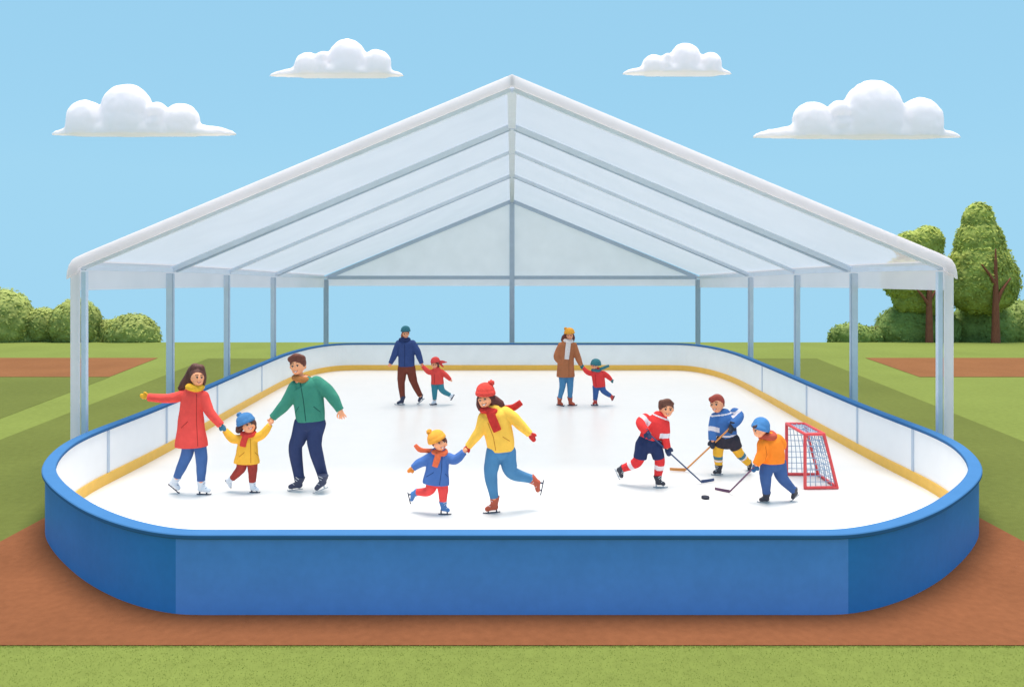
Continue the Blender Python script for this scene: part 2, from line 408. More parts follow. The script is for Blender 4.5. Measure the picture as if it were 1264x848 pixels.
# roof sheets, both slopes, sagging slightly between the frames
rs = MB()
NX = 14
for s in (-1, 1):
    ys = []
    for k in range(4):
        for j in range(6):
            u = j/6; a, b = fr[k], fr[k+1]
            ys.append((a[0]+(b[0]-a[0])*u, a[1]+(b[1]-a[1])*u, a[2]+(b[2]-a[2])*u, math.sin(math.pi*u)))
    ys.append((*fr[4], 0)); ys[0] = (9.93, *ys[0][1:])
    ys[-1] = (y5+.12, *ys[-1][1:])
    vs_ = [(s*(W+.05)*(1-i/NX), y, ze+.075+(zr-ze)*i/NX-.035*sg*math.sin(math.pi*i/NX)) for (y, ze, zr, sg) in ys for i in range(NX+1)]
    n = NX+1
    rs.add(vs_, [(a*n+i, a*n+i+1, (a+1)*n+i+1, (a+1)*n+i) for a in range(len(ys)-1) for i in range(NX)])
rs.build('roof_sheet', roof_m, tent, smooth=True)
# side valances and rear valance / gable
for s in (-1, 1):
    v = MB(); vs_ = []
    for k in range(41):
        u = k/40; y = 10.05+(y5-10.05)*u
        ze = next(a[1]+(b[1]-a[1])*(y-a[0])/(b[0]-a[0]) for a, b in zip(fr, fr[1:]) if y <= b[0]+1e-6)
        vs_ += [(s*(W+.045), y, ze+.095), (s*(W+.05+.012*math.sin(k*.9)), y, ze-.32)]
    v.add(vs_, [(2*k, 2*k+1, 2*k+3, 2*k+2) for k in range(40)]); v.build('side_valance', val_m, tent, smooth=True)
g = MB(); yg = y5+.10
g.add([(-W+.05, yg, ze5), (W-.05, yg, ze5), (0, yg, zr5+.03)], [(0, 1, 2)]); g.build('gable_sheet', gab_m, tent)
g = MB(); g.add([(-W, yg+.01, ze5+.03), (W, yg+.01, ze5+.03), (W, yg+.01, ze5-.27), (-W, yg+.01, ze5-.27)], [(0, 1, 2, 3)]); g.build('rear_valance', val_m, tent)
# front gable trim: white bargeboard with a drooping flap at each eave
y0 = 9.90
def trim(s):
    up_ = [(632, 92), (560, 122.2), (480, 155.7), (380, 197.6), (250, 252), (140, 297.8), (104, 312.8), (93, 318), (88.8, 321), (84.8, 327.5), (82.5, 336), (81.8, 344.5)]
    lo_ = [(632, 106.5), (560, 136.6), (480, 170.1), (380, 211.9), (250, 266.3), (140, 312.4), (104, 327.4), (98.3, 330), (97, 333), (93, 338), (87.5, 340.0), (86.5, 341)]
    A = [at(x, y, y0) for x, y in up_]; B = [at(x, y, y0) for x, y in lo_]
    if s > 0: A = [Vector((-p.x, p.y, p.z)) for p in A]; B = [Vector((-p.x, p.y, p.z)) for p in B]
    n = len(A); dpt = Vector((0, .04, 0)); m = MB()
    vs_ = A+B+[p+dpt for p in A]+[p+dpt for p in B]
    fs = []
    for i in range(n-1):
        fs += [(i, i+1, n+i+1, n+i), (2*n+i, 3*n+i, 3*n+i+1, 2*n+i+1), (i, 2*n+i, 2*n+i+1, i+1), (n+i, n+i+1, 3*n+i+1, 3*n+i)]
    fs += [(0, n, 3*n, 2*n), (n-1, 3*n-1, 4*n-1, 2*n-1)]
    m.add(vs_, fs)
    o = m.build('gable_trim', white_f, tent)
trim(-1); trim(1)

# ------------------------------------------------------------------ vegetation
def foliage(name, lobes, n, size, m, parent, seed=1, jit=.03):
    """leaf faces spread through the outer volume of overlapping lobes; lobes = (centre, rx, ry, rz)"""
    R = random.Random(seed); vs_ = []; fs = []
    area = [a[1]*a[3] for a in lobes]; tot = sum(area)
    for (c, rx, ry, rz), ar in zip(lobes, area):
        for _ in range(int(n*ar/tot)):
            d = Vector((R.gauss(0, 1), R.gauss(0, 1), R.gauss(0, 1))).normalized()
            rr = .985+R.gauss(0, .022)
            nz_ = noise.noise(Vector((d.x*rx, d.y*ry, d.z*rz))*2.2+c)*jit
            rr += nz_
            p = c+Vector((d.x*rx*rr, d.y*ry*rr, d.z*rz*rr))
            if p.z < -.6: continue
            nr = (d+Vector((R.gauss(0, .38), R.gauss(0, .38), R.gauss(0, .38)+.2))).normalized()
            a = nr.orthogonal().normalized(); a.rotate(Matrix.Rotation(R.random()*6.28, 3, nr)); b = nr.cross(a)
            s = size*R.uniform(.6, 1.25); k = len(vs_)
            vs_ += [p-a*s, p+b*s*.5+nr*s*.12, p+a*s, p-b*s*.5+nr*s*.12]
            fs.append((k, k+1, k+2, k+3))
    o0 = parent_org(parent) if parent else Vector()
    mb = MB()
    for (c, rx, ry, rz) in lobes: mb.ell(c, rx*.97, ry*.97, rz*.97, nu=28, nv=18)
    core = mb.blob(name, m, parent, voxel=.045, it=2)
    cm = core.data; V = []
    for v in cm.vertices:
        q = v.co+o0
        V.append(v.co+v.normal*(.05*noise.noise(q*3.1)+.03*noise.noise(q*7.3)+.016*noise.noise(q*17)))
    nc = len(V); F_ = [list(p.vertices) for p in cm.polygons]
    me = bpy.data.meshes.new(name); me.from_pydata(V+[v-o0 for v in vs_], [], F_+[[i+nc for i in f] for f in fs]); me.update()
    for p in me.polygons[:len(F_)]: p.use_smooth = True
    me.materials.append(m); core.data = me; bpy.data.meshes.remove(cm)
    return core
def leafmat(name, rgb, k):
    return mat(name, rgb, k, rough=.6, var=.30, vscale=1.6, spec=.1, transl=.3, var2=.18, v2scale=14)
lf_bush = leafmat('leaf_olive', (133, 146, 78), (1.5, 1.4, 1.6))
lf_dark = leafmat('leaf_deep', (112, 135, 72), (1.6, 1.4, 1.5))
lf_tree = leafmat('leaf_tree', (143, 158, 80), (1.5, 1.38, 1.45))
bark = mat('bark', (126, 76, 58), 1.15, rough=.95, var=.25, vscale=8, bump=.8, bscale=30, stretch=(4, 4, .7))
def bush(lobes_px, d, m, label, seed, n):
    c0 = at(lobes_px[0][0], 426, d); root = empty('bush', (c0.x, d, -.03), label, 'bush', 'rounded bushes along the edge of the field')
    lb = []
    for (x, y, rx, ry) in lobes_px:
        c = at(x, y, d); q = d/F; lb.append((c, rx*q, min(rx, ry)*q*.85, ry*q))
    foliage('foliage', lb, int(n*.45), .075, m, root, seed)
    st = MB(); 
    for k in range(5):
        a = k*1.256; st.tube([Vector((c0.x+.05*math.cos(a), d+.05*math.sin(a), -.1)), Vector((c0.x+.25*math.cos(a), d+.2*math.sin(a), .5))], [.03, .015], n=6)
    st.build('stem', bark, root, smooth=True)
bush([(4, 400, 37, 44), (6, 420, 38, 20), (-30, 405, 40, 40)], 28.0, lf_bush, 'large olive bush cut by the left edge of the picture', 11, 7000)
bush([(52, 402, 22, 23), (52, 420, 24, 12)], 28.3, lf_bush, 'small olive bush in the dip left of the white tent leg', 12, 2600)
bush([(94, 402, 31, 34), (95, 420, 33, 16)], 28.1, lf_bush, 'rounded olive bush behind the white front leg of the tent', 13, 4200)
bush([(131, 410, 18, 16), (131, 420, 20, 12)], 28.4, lf_bush, 'lowest olive bush, squeezed between two taller round ones', 14, 1800)
bush([(163, 415, 34, 28), (164, 420, 35, 16)], 28.0, lf_bush, 'rounded olive bush at the right end of the left row', 15, 4000)
bush([(1050, 416, 28, 18), (1048, 421, 29, 10)], 28.2, lf_dark, 'low dark green bush at the left end of the right row', 16, 2200)
bush([(1076, 416, 16, 13), (1076, 421, 18, 8)], 28.6, lf_dark, 'smallest dark green bush, between the low one and the big one of the right row', 17, 1400)
bush([(1122, 410, 42, 35), (1120, 420, 44, 14), (1150, 408, 34, 30)], 28.8, lf_dark, 'big dark green bush behind the thinner tree trunk', 18, 6000)
bush([(1200, 410, 30, 36), (1222, 408, 36, 38), (1262, 408, 40, 38), (1230, 420, 60, 14)], 29.2, lf_dark, 'tall dark green bush behind the pointed tree', 19, 8000)
def tree(lobes_px, d, trunk_px, limbs_px, m, label, seed, n, front):
    b = at(*trunk_px[0][:2], d); root = empty('tree', (b.x, d, -.05), label, 'tree', 'trees at the edge of the field')
    q = d/F; lb = [(at(x, y, d)+Vector((0, ry*q*0+front, 0)), rx*q, min(rx, ry)*q*.85, ry*q) for (x, y, rx, ry) in lobes_px]
    foliage('crown', lb, int(n*.45), .08, m, root, seed)
    t = MB(); t.tube([at(x, y, d) for x, y, r in trunk_px], [r*q for x, y, r in trunk_px], n=10)
    for lm in limbs_px: t.tube([at(x, y, d-.02) for x, y, r in lm], [r*q for x, y, r in lm], n=8)
    t.build('trunk', bark, root, smooth=True)
tree([(1158, 300, 21, 23), (1136, 302, 19, 18), (1166, 338, 25, 27), (1135, 345, 34, 30), (1150, 365, 34, 25), (1170, 370, 20, 24), (1128, 368, 14, 20)], 27.6,
     [(1147, 428, 4.6), (1147, 400, 4), (1147, 370, 3.2), (1148, 345, 2)], [[(1146, 376, 2), (1139, 366, 1.7), (1131, 356, 1)], [(1147, 372, 2), (1152, 364, 1.5), (1158, 355, 1)]],
     lf_tree, 'lobed green tree half hidden behind the tent corner', 31, 10000, .75)
tree([(1229, 276, 20, 30), (1230, 303, 30, 38), (1231, 332, 39, 42), (1232, 354, 47, 37), (1232, 344, 45, 40)], 27.2,
     [(1229, 428, 5.2), (1229, 395, 4.2), (1229, 360, 3.0), (1229, 330, 2.0), (1229, 308, .8)],
     [[(1230, 376, 2.4), (1236, 360, 2), (1247, 344, .9)], [(1229, 352, 2.0), (1222, 340, 1.6), (1212, 327, .8)]],
     lf_tree, 'tall pointed green tree with a forked brown trunk at the right edge', 32, 15000, 1.0)

# ------------------------------------------------------------------ clouds
cl_m = mat('cloud', (255, 247, 251), .99, rough=1, var=.005, transl=.5, spec=0, cap=.99)
def cloud(ox, oy, lobes, base, label, d=320.0):
    S = 2.633; q = d/F; m = MB(); P = lambda x, y: at(ox+x/S, oy+y/S, d); k = q/S
    for x, y, r in lobes:
        for t_ in (0, .5, 1): m.ell(P(x, y+(base[3]-y)*t_), r*k, max(r*.55, 40)*k, r*k, nu=32, nv=20)
    x0, x1, yt, yb_ = base
    xs_ = [x for x, y, r in lobes]; xa, xb = min(x-r*.9 for x, y, r in lobes), max(x+r*.9 for x, y, r in lobes)
    ym = max(y for x, y, r in lobes)
    h = (yb_-yt)
    m.ell(P((x0+x1)/2, yb_), (x1-x0)/2*k, 32*k, h*1.08*k, nu=64, nv=16)
    xa, xb = min(x-r for x, y, r in lobes), max(x+r for x, y, r in lobes)
    m.ell(P((xa+xb)/2, yb_), (xb-xa)*.56*k, 38*k, h*1.35*k, nu=64, nv=16)
    zb = P(0, yb_).z; c = P((x0+x1)/2, (yt+yb_)/2)
    bm = bmesh.new(); me = m.mesh('c'); bm.from_mesh(me)
    bmesh.ops.bisect_plane(bm, geom=bm.verts[:]+bm.edges[:]+bm.faces[:], plane_co=(0, 0, zb), plane_no=(0, 0, -1), clear_outer=True)
    bmesh.ops.holes_fill(bm, edges=[e for e in bm.edges if e.is_boundary], sides=0)
    bm.to_mesh(me); bm.free()
    mb = MB(); mb.v = [v.co.copy() for v in me.vertices]; mb.f = [list(p.vertices) for p in me.polygons]; mb.m = [0]*len(mb.f)
    root_loc = (c.x, d, zb)
    o = mb.blob('cloud', cl_m, None, voxel=.9, it=4, org=root_loc); o.location = root_loc
    zt = (yb_-yt)*k*.5
    for v in o.data.vertices:
        if v.co.z > .3: v.co += v.normal*min(1, v.co.z/3)*(noise.fractal(v.co*.22+c*.01, .8, 2.1, 3)*.32)
    tag(o, label, 'cloud', 'clouds in the sky')
cloud(40, 40, [(307, 250, 82), (175, 285, 64), (485, 290, 59), (408, 262, 34)], (58, 668, 293, 335), 'big white cloud low on the left, highest lobe left of its middle')
cloud(40, 40, [(1025, 82, 60), (897, 111, 45), (1120, 104, 47), (948, 88, 24)], (768, 1210, 112, 143), 'white cloud high between the left cloud and the tent peak')
cloud(750, 40, [(252, 86, 50), (148, 109, 36), (332, 104, 38), (190, 88, 17)], (44, 406, 110, 137), 'smallest white cloud, high on the right of the tent peak')
cloud(750, 40, [(862, 252, 96), (665, 292, 66), (1015, 288, 75), (752, 258, 36)], (466, 1153, 297, 343), 'biggest white cloud, low over the right eave of the tent')

# ------------------------------------------------------------------ people
skin_m = mat('skin', (246, 166, 128), (1.02, .98, .92), rough=.55, var=.04, vscale=10, spec=.3)
dark_m = mat('eye_dark', (45, 28, 25), 1, rough=.25, var=0, spec=.5)
brow_m = mat('brow', (70, 40, 35), 1, rough=.8, var=0)
lip_m = mat('lip', (190, 80, 72), .9, rough=.5, var=0)
teeth_m = mat('teeth', (250, 248, 245), .9, rough=.4, var=0)
eyew_m = mat('eye_white', (245, 242, 240), .85, rough=.3, var=0)
steel = mat('blade_steel', (176, 184, 194), .9, rough=.3, metal=.5, var=.03)
blade_d = mat('blade_dark', (52, 60, 84), 1, rough=.4, var=.03)
lace_m = mat('lace', (238, 240, 244), .9, rough=.9, var=.02)
def hairmat(rgb): return mat('hair_%d_%d_%d' % rgb, rgb, 1.15, rough=.55, var=.25, vscale=30, bump=.5, bscale=90, stretch=(1.5, 1.5, .35), spec=.3)

class Person:
    def __init__(s, o, label, group, ground_y, vox=.0075):
        s.ox, s.oy, s.sc = o
        s.d = F*(CH-ICE)/(s.oy+ground_y/s.sc-CY)
        s.q = s.d/(F*s.sc)                       # metres per zoom unit
        s.vox = vox
        s.root = None; s.label = label; s.group = group
        s.body = MB()
    def P(s, x, y, dz=0):                         # zoom-picture point; dz = depth in zoom units (+ away)
        d = s.d+dz*s.q
        return at(s.ox+x/s.sc, s.oy+y/s.sc, d)
    def ice(s, x, y):                             # zoom-picture point that touches the ice
        return gpt(s.ox+x/s.sc, s.oy+y/s.sc, ICE)
    def start(s, x):
        p = s.P(x, 0); s.root = empty('person', (p.x, s.d, ICE), s.label, 'person', s.group); return s
    def T(s, mb, pts, r, dz=0, **kw):
        mb.tube([s.P(p[0], p[1], (p[2] if len(p) > 2 else 0)+dz) for p in pts], [a*s.q for a in r], **kw)
    def E(s, mb, x, y, rx, ry, dz=0, rd=None, rot=0):
        M = Matrix.Rotation(rot, 3, 'Y') if rot else None
        mb.ell(s.P(x, y, dz), rx*s.q, (rd or rx)*s.q, ry*s.q, M, nu=20, nv=14)
    def bvh(s, o):
        me = o.data; org = parent_org(o)
        return BVHTree.FromPolygons([v.co+org for v in me.vertices], [p.vertices[:] for p in me.polygons])
    def hit(s, bv, x, y):
        c = Vector((0, 0, CH)); t = s.P(x, y); dr = (t-c).normalized()
        h = bv.ray_cast(c, dr)
        return (h[0], h[1]) if h[0] is not None else (None, None)
    def line(s, name, o, paths, r, m, lift=.0):
        """seams / pockets / laces: thin cord lying on the surface of part o"""
        bv = s.bvh(o)
        for pa in paths:
            pts = []; mb = MB()
            for (x0, y0), (x1, y1) in zip(pa, pa[1:]):
                nseg = max(2, int(math.hypot(x1-x0, y1-y0)/8))
                for k in range(nseg+1):
                    u = k/nseg; h, n = s.hit(bv, x0+(x1-x0)*u, y0+(y1-y0)*u)
                    if h is not None and (not pts or (h-pts[-1]).length > 1e-4): pts.append(h+n*lift)
            if len(pts) > 1: mb.tube(pts, r*s.q, n=6, sub=1).build(name, m, o, smooth=True)
    # ---- head, limbs
    def head(s, cx, cy, rx, ry, yaw=0, neck=None, ears=True, nose=1):
        b = s.body; s.hd = (cx, cy, rx, ry, yaw)
        s.E(b, cx, cy-.10*ry, rx, ry*.92, 0, rx*1.05)
        s.E(b, cx+yaw*.14*rx, cy+.38*ry, rx*.72, ry*.62, -.22*rx, rx*.78)
        nx, ny = cx+yaw*.38*rx, cy+.22*ry
        s.E(b, nx, ny, rx*.12*nose, ry*.15*nose, -1.02*rx, rx*.16)
        s.E(b, nx-yaw*.02*rx, ny-.16*ry, rx*.08, ry*.2, -.99*rx, rx*.10)
        if ears:
            for sg in (-1, 1): s.E(b, cx+sg*rx*.98-yaw*.1*rx, cy+.12*ry, rx*.14, ry*.22, .05*rx, rx*.2)
        if neck: s.T(b, [(cx, cy+.3*ry, .1*rx), (neck[0], neck[1], .12*rx)], [rx*.48, rx*.52])
    def arm(s, pts, r):
        s.T(s.body, pts, [a*.72 for a in r])
    def leg(s, pts, r):
        pts = [tuple(Vector(pts[0][:2]).lerp(Vector(pts[1][:2]), .25))+tuple(pts[0][2:])]+list(pts[1:])
        s.T(s.body, pts, [a*.70 for a in r], fd=[.6, .85, 1, 1])
    def hand(s, wx, wy, dx, dy, size, dz=0, curl=.5, thumb=1, spread=.16, fwd=-1):
        """palm and five bent fingers, grown into the body mesh. (dx,dy) = pointing direction in the picture"""
        b = s.body; L_ = math.hypot(dx, dy); ux, uy = dx/L_, dy/L_; vx, vy = -uy, ux
        S_ = size
        def pt(u, v, w_): return (wx+ux*u*S_+vx*v*S_, wy+uy*u*S_+vy*v*S_, dz+w_*S_*fwd*-1)
        s.T(b, [pt(-.25, 0, 0), pt(.0, 0, 0), pt(.28, 0, 0), pt(.45, 0, 0)], [.15*S_, .17*S_, .24*S_, .22*S_], fd=.62)
        for i, (v, ln) in enumerate(((-.19, .40), (-.065, .47), (.065, .44), (.185, .34))):
            a = v*1.1; k = curl
            p0 = pt(.42, v, 0); p1 = pt(.42+ln*.45, v+a*.25+spread*v, .10*k*ln*2); p2 = pt(.42+ln*(.45+.3*(1-.5*k)), v+a*.3+spread*v*1.3, .42*k*ln*1.3)
            p3 = pt(.42+ln*(.45+.5*(1-k)), v+a*.3+spread*v*1.4, .8*k*ln)
            s.T(b, [p0, p1, p2, p3], [.068*S_, .064*S_, .058*S_, .05*S_], n=8, sub=3)
        t = thumb
        s.T(b, [pt(.12, -.12*t, .02), pt(.28, -.34*t, .1), pt(.46, -.42*t, .2), pt(.58, -.38*t, .26)], [.085*S_, .08*S_, .068*S_, .055*S_], n=8, sub=3)
    def finish_body(s, mats=None):
        s.bo = s.body.blob('body', [skin_m], s.root, voxel=s.vox, it=2, fac=.4); s.bb = s.bvh(s.bo); return s.bo
    def face(s, eyes, brows, mouth, hair_rgb, er=None, smile=1):
        cx, cy, rx, ry, yaw = s.hd; er = er or rx*.11
        hm = hairmat(hair_rgb)
        for (x, y) in eyes:
            h, n = s.hit(s.bb, x, y)
            if h is None: continue
            M = n.to_track_quat('Y', 'Z').to_matrix(); q = s.q
            e = MB().ell(h+n*er*.02*q, er*1.12*q, er*.35*q, er*.95*q, M, 14, 10).build('eye', eyew_m, s.root, smooth=True)
            MB().ell(h+n*er*.22*q, er*.92*q, er*.28*q, er*1.02*q, M, 12, 8).build('iris', dark_m, e, smooth=True)
            s_l = [(x-er*1.4, y-er*.55), (x-er*.5, y-er*1.1), (x+er*.6, y-er*1.1), (x+er*1.4, y-er*.5)]
            s.surf('eyelash', s_l, er*.26, dark_m, .0015)
        for pa in brows: s.surf('eyebrow', pa, er*.36, brow_m, .002)
        if mouth:
            (x0, y0), (x1, y1), dip = mouth
            top = [(x0+(x1-x0)*k/6, y0+(y1-y0)*k/6+dip*.25*math.sin(math.pi*k/6)) for k in range(7)]
            bot = [(x0+(x1-x0)*k/6, y0+(y1-y0)*k/6+dip*math.sin(math.pi*k/6)) for k in range(7)]
            mb = MB(); A = []; B = []
            for a, b_ in zip(top, bot):
                ha, na = s.hit(s.bb, *a); hb, nb = s.hit(s.bb, *b_)
                if ha is None or hb is None: return
                A.append(ha+na*.003); B.append(hb+nb*.003)
            n = len(A); mb.add(A+B+[p+Vector((0, .006, 0)) for p in A+B], [(i, i+1, n+i+1, n+i) for i in range(n-1)]+[(i, 2*n+i, 2*n+i+1, i+1) for i in range(n-1)]+[(n+i, n+i+1, 3*n+i+1, 3*n+i) for i in range(n-1)])
            mo = mb.build('mouth', teeth_m if smile else lip_m, s.root)
            s.surf('lip', bot, er*.30, lip_m, .003, par=mo); s.surf('lip', top, er*.2, lip_m, .003, par=mo)
    def surf(s, name, pts, r, m, lift, par=None):
        P_ = []
        for x, y in pts:
            h, n = s.hit(s.bb, x, y)
            if h is not None: P_.append(h+n*lift)
        if len(P_) > 1: MB().tube(P_, r*s.q, n=6, sub=3).build(name, m, par or s.root, smooth=True)
    def hair(s, rgb, extra=(), cap=True, capy=-.25, capdz=.10, fringe=()):
        cx, cy, rx, ry, yaw = s.hd; m = MB()
        if cap: s.E(m, cx-yaw*.12*rx, cy+capy*ry, rx*1.1, ry*.95, capdz*rx, rx*1.06)
        for pts, dz, fd in extra:
            s.T(m, [(a[0], a[1]) for a in pts], [a[2] for a in pts], dz=dz, fd=fd)
        return m.blob('hair', [hairmat(rgb)], s.root, voxel=s.vox, it=3)
    def hat(s, x0, y0, x1, y1, h, m, pom=None, pom_m=None, dz=0, band=.30, band_m=None):
        a, b = s.P(x0, y0, dz), s.P(x1, y1, dz); c = (a+b)/2; ux = (b-a).normalized(); w_ = (b-a).length/2; dp = Vector((0, 1, 0)); up = ux.cross(dp).normalized()
        if up.z < 0: up = -up
        H = h*s.q
        prof = [(.90, -.02), (1.0, -.03), (1.055, .02), (1.06, band*.5), (1.03, band), (.985, band+.02)]
        prof += [(math.cos(t)*.985, band+.02+(1-band-.02)*math.sin(t)) for t in [math.pi/2*k/9 for k in range(1, 10)]]
        n = 28; vs_ = []; fs = []
        for r, z in prof:
            for k in range(n):
                t = 2*math.pi*k/n; rb = 1+(.012*math.cos(k*math.pi) if r > .9 and z < band else 0)
                vs_.append(c+ux*r*rb*w_*math.cos(t)+dp*r*rb*w_*1.10*math.sin(t)+up*z*H)
        k_ = len(prof)
        fs = [(j*n+i, j*n+(i+1) % n, (j+1)*n+(i+1) % n, (j+1)*n+i) for j in range(k_-1) for i in range(n)]+[tuple((k_-1)*n+i for i in range(n))]
        mb = MB().add(vs_, fs)
        o = mb.build('hat', [m], s.root, smooth=True)
        if pom:
            pm = MB(); s.E(pm, pom[0], pom[1], pom[2], pom[2], dz)
            q = pm.build('pompom', pom_m or m, o, smooth=True)
            for v in q.data.vertices: v.co += v.normal*noise.noise(v.co*90)*.012
        return o
    def scarf(s, x, y, rx, h, m, tails=(), fd=.85, dz=0, rot=0, fat=.42):
        mb = MB(); q = s.q; c = s.P(x, y, dz); pts = []
        for k in range(25):
            t = 2*math.pi*k/24
            pts.append(c+Matrix.Rotation(rot, 3, 'Y') @ Vector(((rx-h*fat)*q*math.cos(t), (rx-h*fat)*fd*q*math.sin(t), .1*h*q*math.sin(2*t))))
        mb.tube(pts, [h*.5*q]*25, fd=.9, n=10, sub=1, ref=(0, 0, 1))
        for pt_, dz_, f_ in tails: s.T(mb, [(a[0], a[1], a[3] if len(a) > 3 else 0) for a in pt_], [a[2] for a in pt_], dz=dz_, fd=f_, cap0='round', cap1='flat')
        return mb.blob('scarf', [m], s.root, voxel=s.vox, it=2)
    def garment(s, name, tubes, mats, vox=None, it=4):
        """tubes: (points, radii, depth ratio, cap0, cap1)"""
        mb = MB()
        for pts, r, fd, c0, c1 in tubes: s.T(mb, pts, r, fd=fd, cap0=c0, cap1=c1, n=18)
        return mb.blob(name, mats, s.root, voxel=vox or s.vox, it=it)
    def mitten(s, wx, wy, dx, dy, size, m, dz=0, thumb=1, name='mitten', curl=0):
        L_ = math.hypot(dx, dy); ux, uy = dx/L_, dy/L_; vx, vy = -uy, ux; S_ = size*1.18; mb = MB()
        pt = lambda u, v, z=0: (wx+ux*u*S_+vx*v*S_, wy+uy*u*S_+vy*v*S_, dz-z*S_)
        s.T(mb, [pt(-.12, 0), pt(.1, 0), pt(.45, 0, .03), pt(.78, .02, .1+curl)], [.21*S_, .22*S_, .28*S_, .22*S_], fd=.72, cap0='flat')
        s.T(mb, [pt(.15, -.12*thumb), pt(.38, -.34*thumb, .08), pt(.56, -.38*thumb, .12)], [.12*S_, .115*S_, .095*S_])
        s.T(mb, [pt(-.16, 0), pt(-.02, 0)], [.245*S_, .245*S_], fd=.85, cap0='flat', cap1='flat')
        return mb.blob(name, [m], s.root, voxel=s.vox, it=3)
    def skate(s, ankle, heel, toe, b0, b1, boot_m, blade_m, shaft_r, foot_r, mode='flat', dz=0, laces=True, lace=None, air_d=None):
        """ankle/heel/toe in the picture; b0 heel end and b1 toe end of the blade. flat: whole blade on the ice; tip: lower end only; air: dz"""
        if mode == 'flat':
            B0, B1 = s.ice(*b0), s.ice(*b1)
            if (B1-B0).length > 95*s.q*(1+0*s.q):
                mode = 'tip'
        if mode == 'tip':
            lo = b0 if b0[1] > b1[1] else b1; dd = s.ice(*lo).y; dz = (dd-s.d)/s.q
        if mode != 'flat': B0, B1 = s.P(b0[0], b0[1], dz), s.P(b1[0], b1[1], dz)
        def pp(x, y):                              # depth follows the blade
            bx = b1[0]-b0[0]; by = b1[1]-b0[1]; u = ((x-b0[0])*bx+(y-b0[1])*by)/max(1e-6, bx*bx+by*by)
            u = max(0, min(1, u)); dd = B0.y+(B1.y-B0.y)*u
            return at(s.ox+x/s.sc, s.oy+y/s.sc, dd)
        q = s.q; mb = MB(); A, Hh, Tt = pp(*ankle), pp(*heel), pp(*toe)
        adir = (A-Hh.lerp(Tt, .22)).normalized()
        mb.tube([A+adir*shaft_r*.5*q, A, Hh.lerp(Tt, .2)+adir*foot_r*.3*q], [shaft_r*1.08*q, shaft_r*q, foot_r*1.05*q], n=14, cap0='flat')
        mb.tube([Hh.lerp(Tt, .1), Hh.lerp(Tt, .45)+adir*foot_r*.12*q, Hh.lerp(Tt, .88)-adir*foot_r*.12*q], [foot_r*.95*q, foot_r*.92*q, foot_r*.72*q], n=14)
        bt = mb.blob('skate', [boot_m], s.root, voxel=s.vox*.9, it=3)
        # blade: runner with raised toe, two posts
        e = (B1-B0); eu = e.normalized(); upb = (A-(B0+B1)/2); upb = (upb-eu*upb.dot(eu)).normalized(); sdv = eu.cross(upb).normalized()
        bl = MB(); hh = 5*s.sc/4*q; 
        bl.bar(B0+upb*hh*.5, B1+upb*hh*.5, max(.006, 2.2*q), hh, up=upb)
        bl.bar(B1+upb*hh*.5, B1+eu*3.0*q+upb*(hh*.5+4.5*q), max(.006, 2.2*q), hh*.9, up=upb)
        for u in (.22, .72):
            b_ = B0.lerp(B1, u); t_ = b_+upb*max(((Hh.lerp(Tt, .2 if u < .5 else .75))-b_).dot(upb)-foot_r*.3*q, 6*q)
            bl.bar(b_+upb*hh*.5, t_, max(.01, 3.2*q), 7*q, up=eu)
        # sole plate
        bl.build('blade', blade_m, bt)
        if lace:
            m_ = lace
            ps = []
            a2 = Vector(ankle); f2 = Vector(heel).lerp(Vector(toe), .62)
            for k in range(4):
                c = a2.lerp(f2, .10+.26*k); dv = (f2-a2).normalized(); nv = Vector((-dv.y, dv.x))
                fw = (Vector(toe)-Vector(heel)).normalized(); 
                if nv.dot(fw) < 0: nv = -nv
                ps.append([tuple(c+nv*shaft_r*.05), tuple(c+nv*shaft_r*.85)])
            s.line('lace', bt, ps, 1.3, m_, .001)
        s.lastd = (A.y-s.d)/q
        return bt
def stripe(o, a, b, half_len, max_r, slot):
    """paint a band of faces around the segment at point a with axis towards b"""
    org = parent_org(o); ax = (b-a).normalized()
    for p in o.data.polygons:
        v = p.center+org-a; h = v.dot(ax)
        if abs(h) < half_len and (v-ax*h).length < max_r: p.material_index = slot

white_boot = mat('skate_white', (226, 234, 246), .92, rough=.45, var=.04, vscale=12, spec=.4)
navy_boot = mat('skate_navy', (48, 56, 84), 1.0, rough=.45, var=.08, vscale=12, spec=.4)
rust_boot = mat('skate_rust', (180, 82, 58), .95, rough=.5, var=.08, vscale=12, spec=.35)
blue_boot = mat('skate_blue', (70, 120, 182), .95, rough=.5, var=.08, vscale=12, spec=.35)
black_boot = mat('skate_black', (52, 54, 66), 1.0, rough=.5, var=.08, vscale=12, spec=.4)
R_, FL = 'round', 'flat'

FAM = 'family of three skating hand in hand'
Z1 = (160, 420, 4.038)
# --- woman in the red coat
p = Person(Z1, 'woman in long red coat and yellow collar scarf with one arm stretched out', 'skaters on the ice', 772).start(310)
p.head(340, 185, 35, 44, .35, neck=(325, 250), ears=False)
p.T(p.body, [(322, 250), (312, 320), (308, 400), (308, 470)], [26, 38, 38, 36], fd=.62)
aL = [(268, 272, 8), (235, 284, 6), (180, 290, 0), (92, 284, -8)]; aR = [(368, 278, 6), (386, 330, 0), (404, 364, -6), (456, 424, -4)]
p.arm(aL, [22, 22, 18, 14]); p.arm(aR, [22, 21, 19, 14])
p.hand(92, 283, -1, -.12, 40, dz=-8, curl=.15, thumb=-1); p.hand(456, 424, .6, .8, 36, dz=-4, curl=.5)
l1 = [(292, 500, 4), (288, 560, 2), (262, 625, 8), (236, 682, 14)]; l2 = [(346, 500, 2), (358, 580, -6), (358, 640, -4), (356, 700, -2)]
p.leg(l1, [34, 27, 23, 17]); p.leg(l2, [34, 26, 22, 17])
p.finish_body()
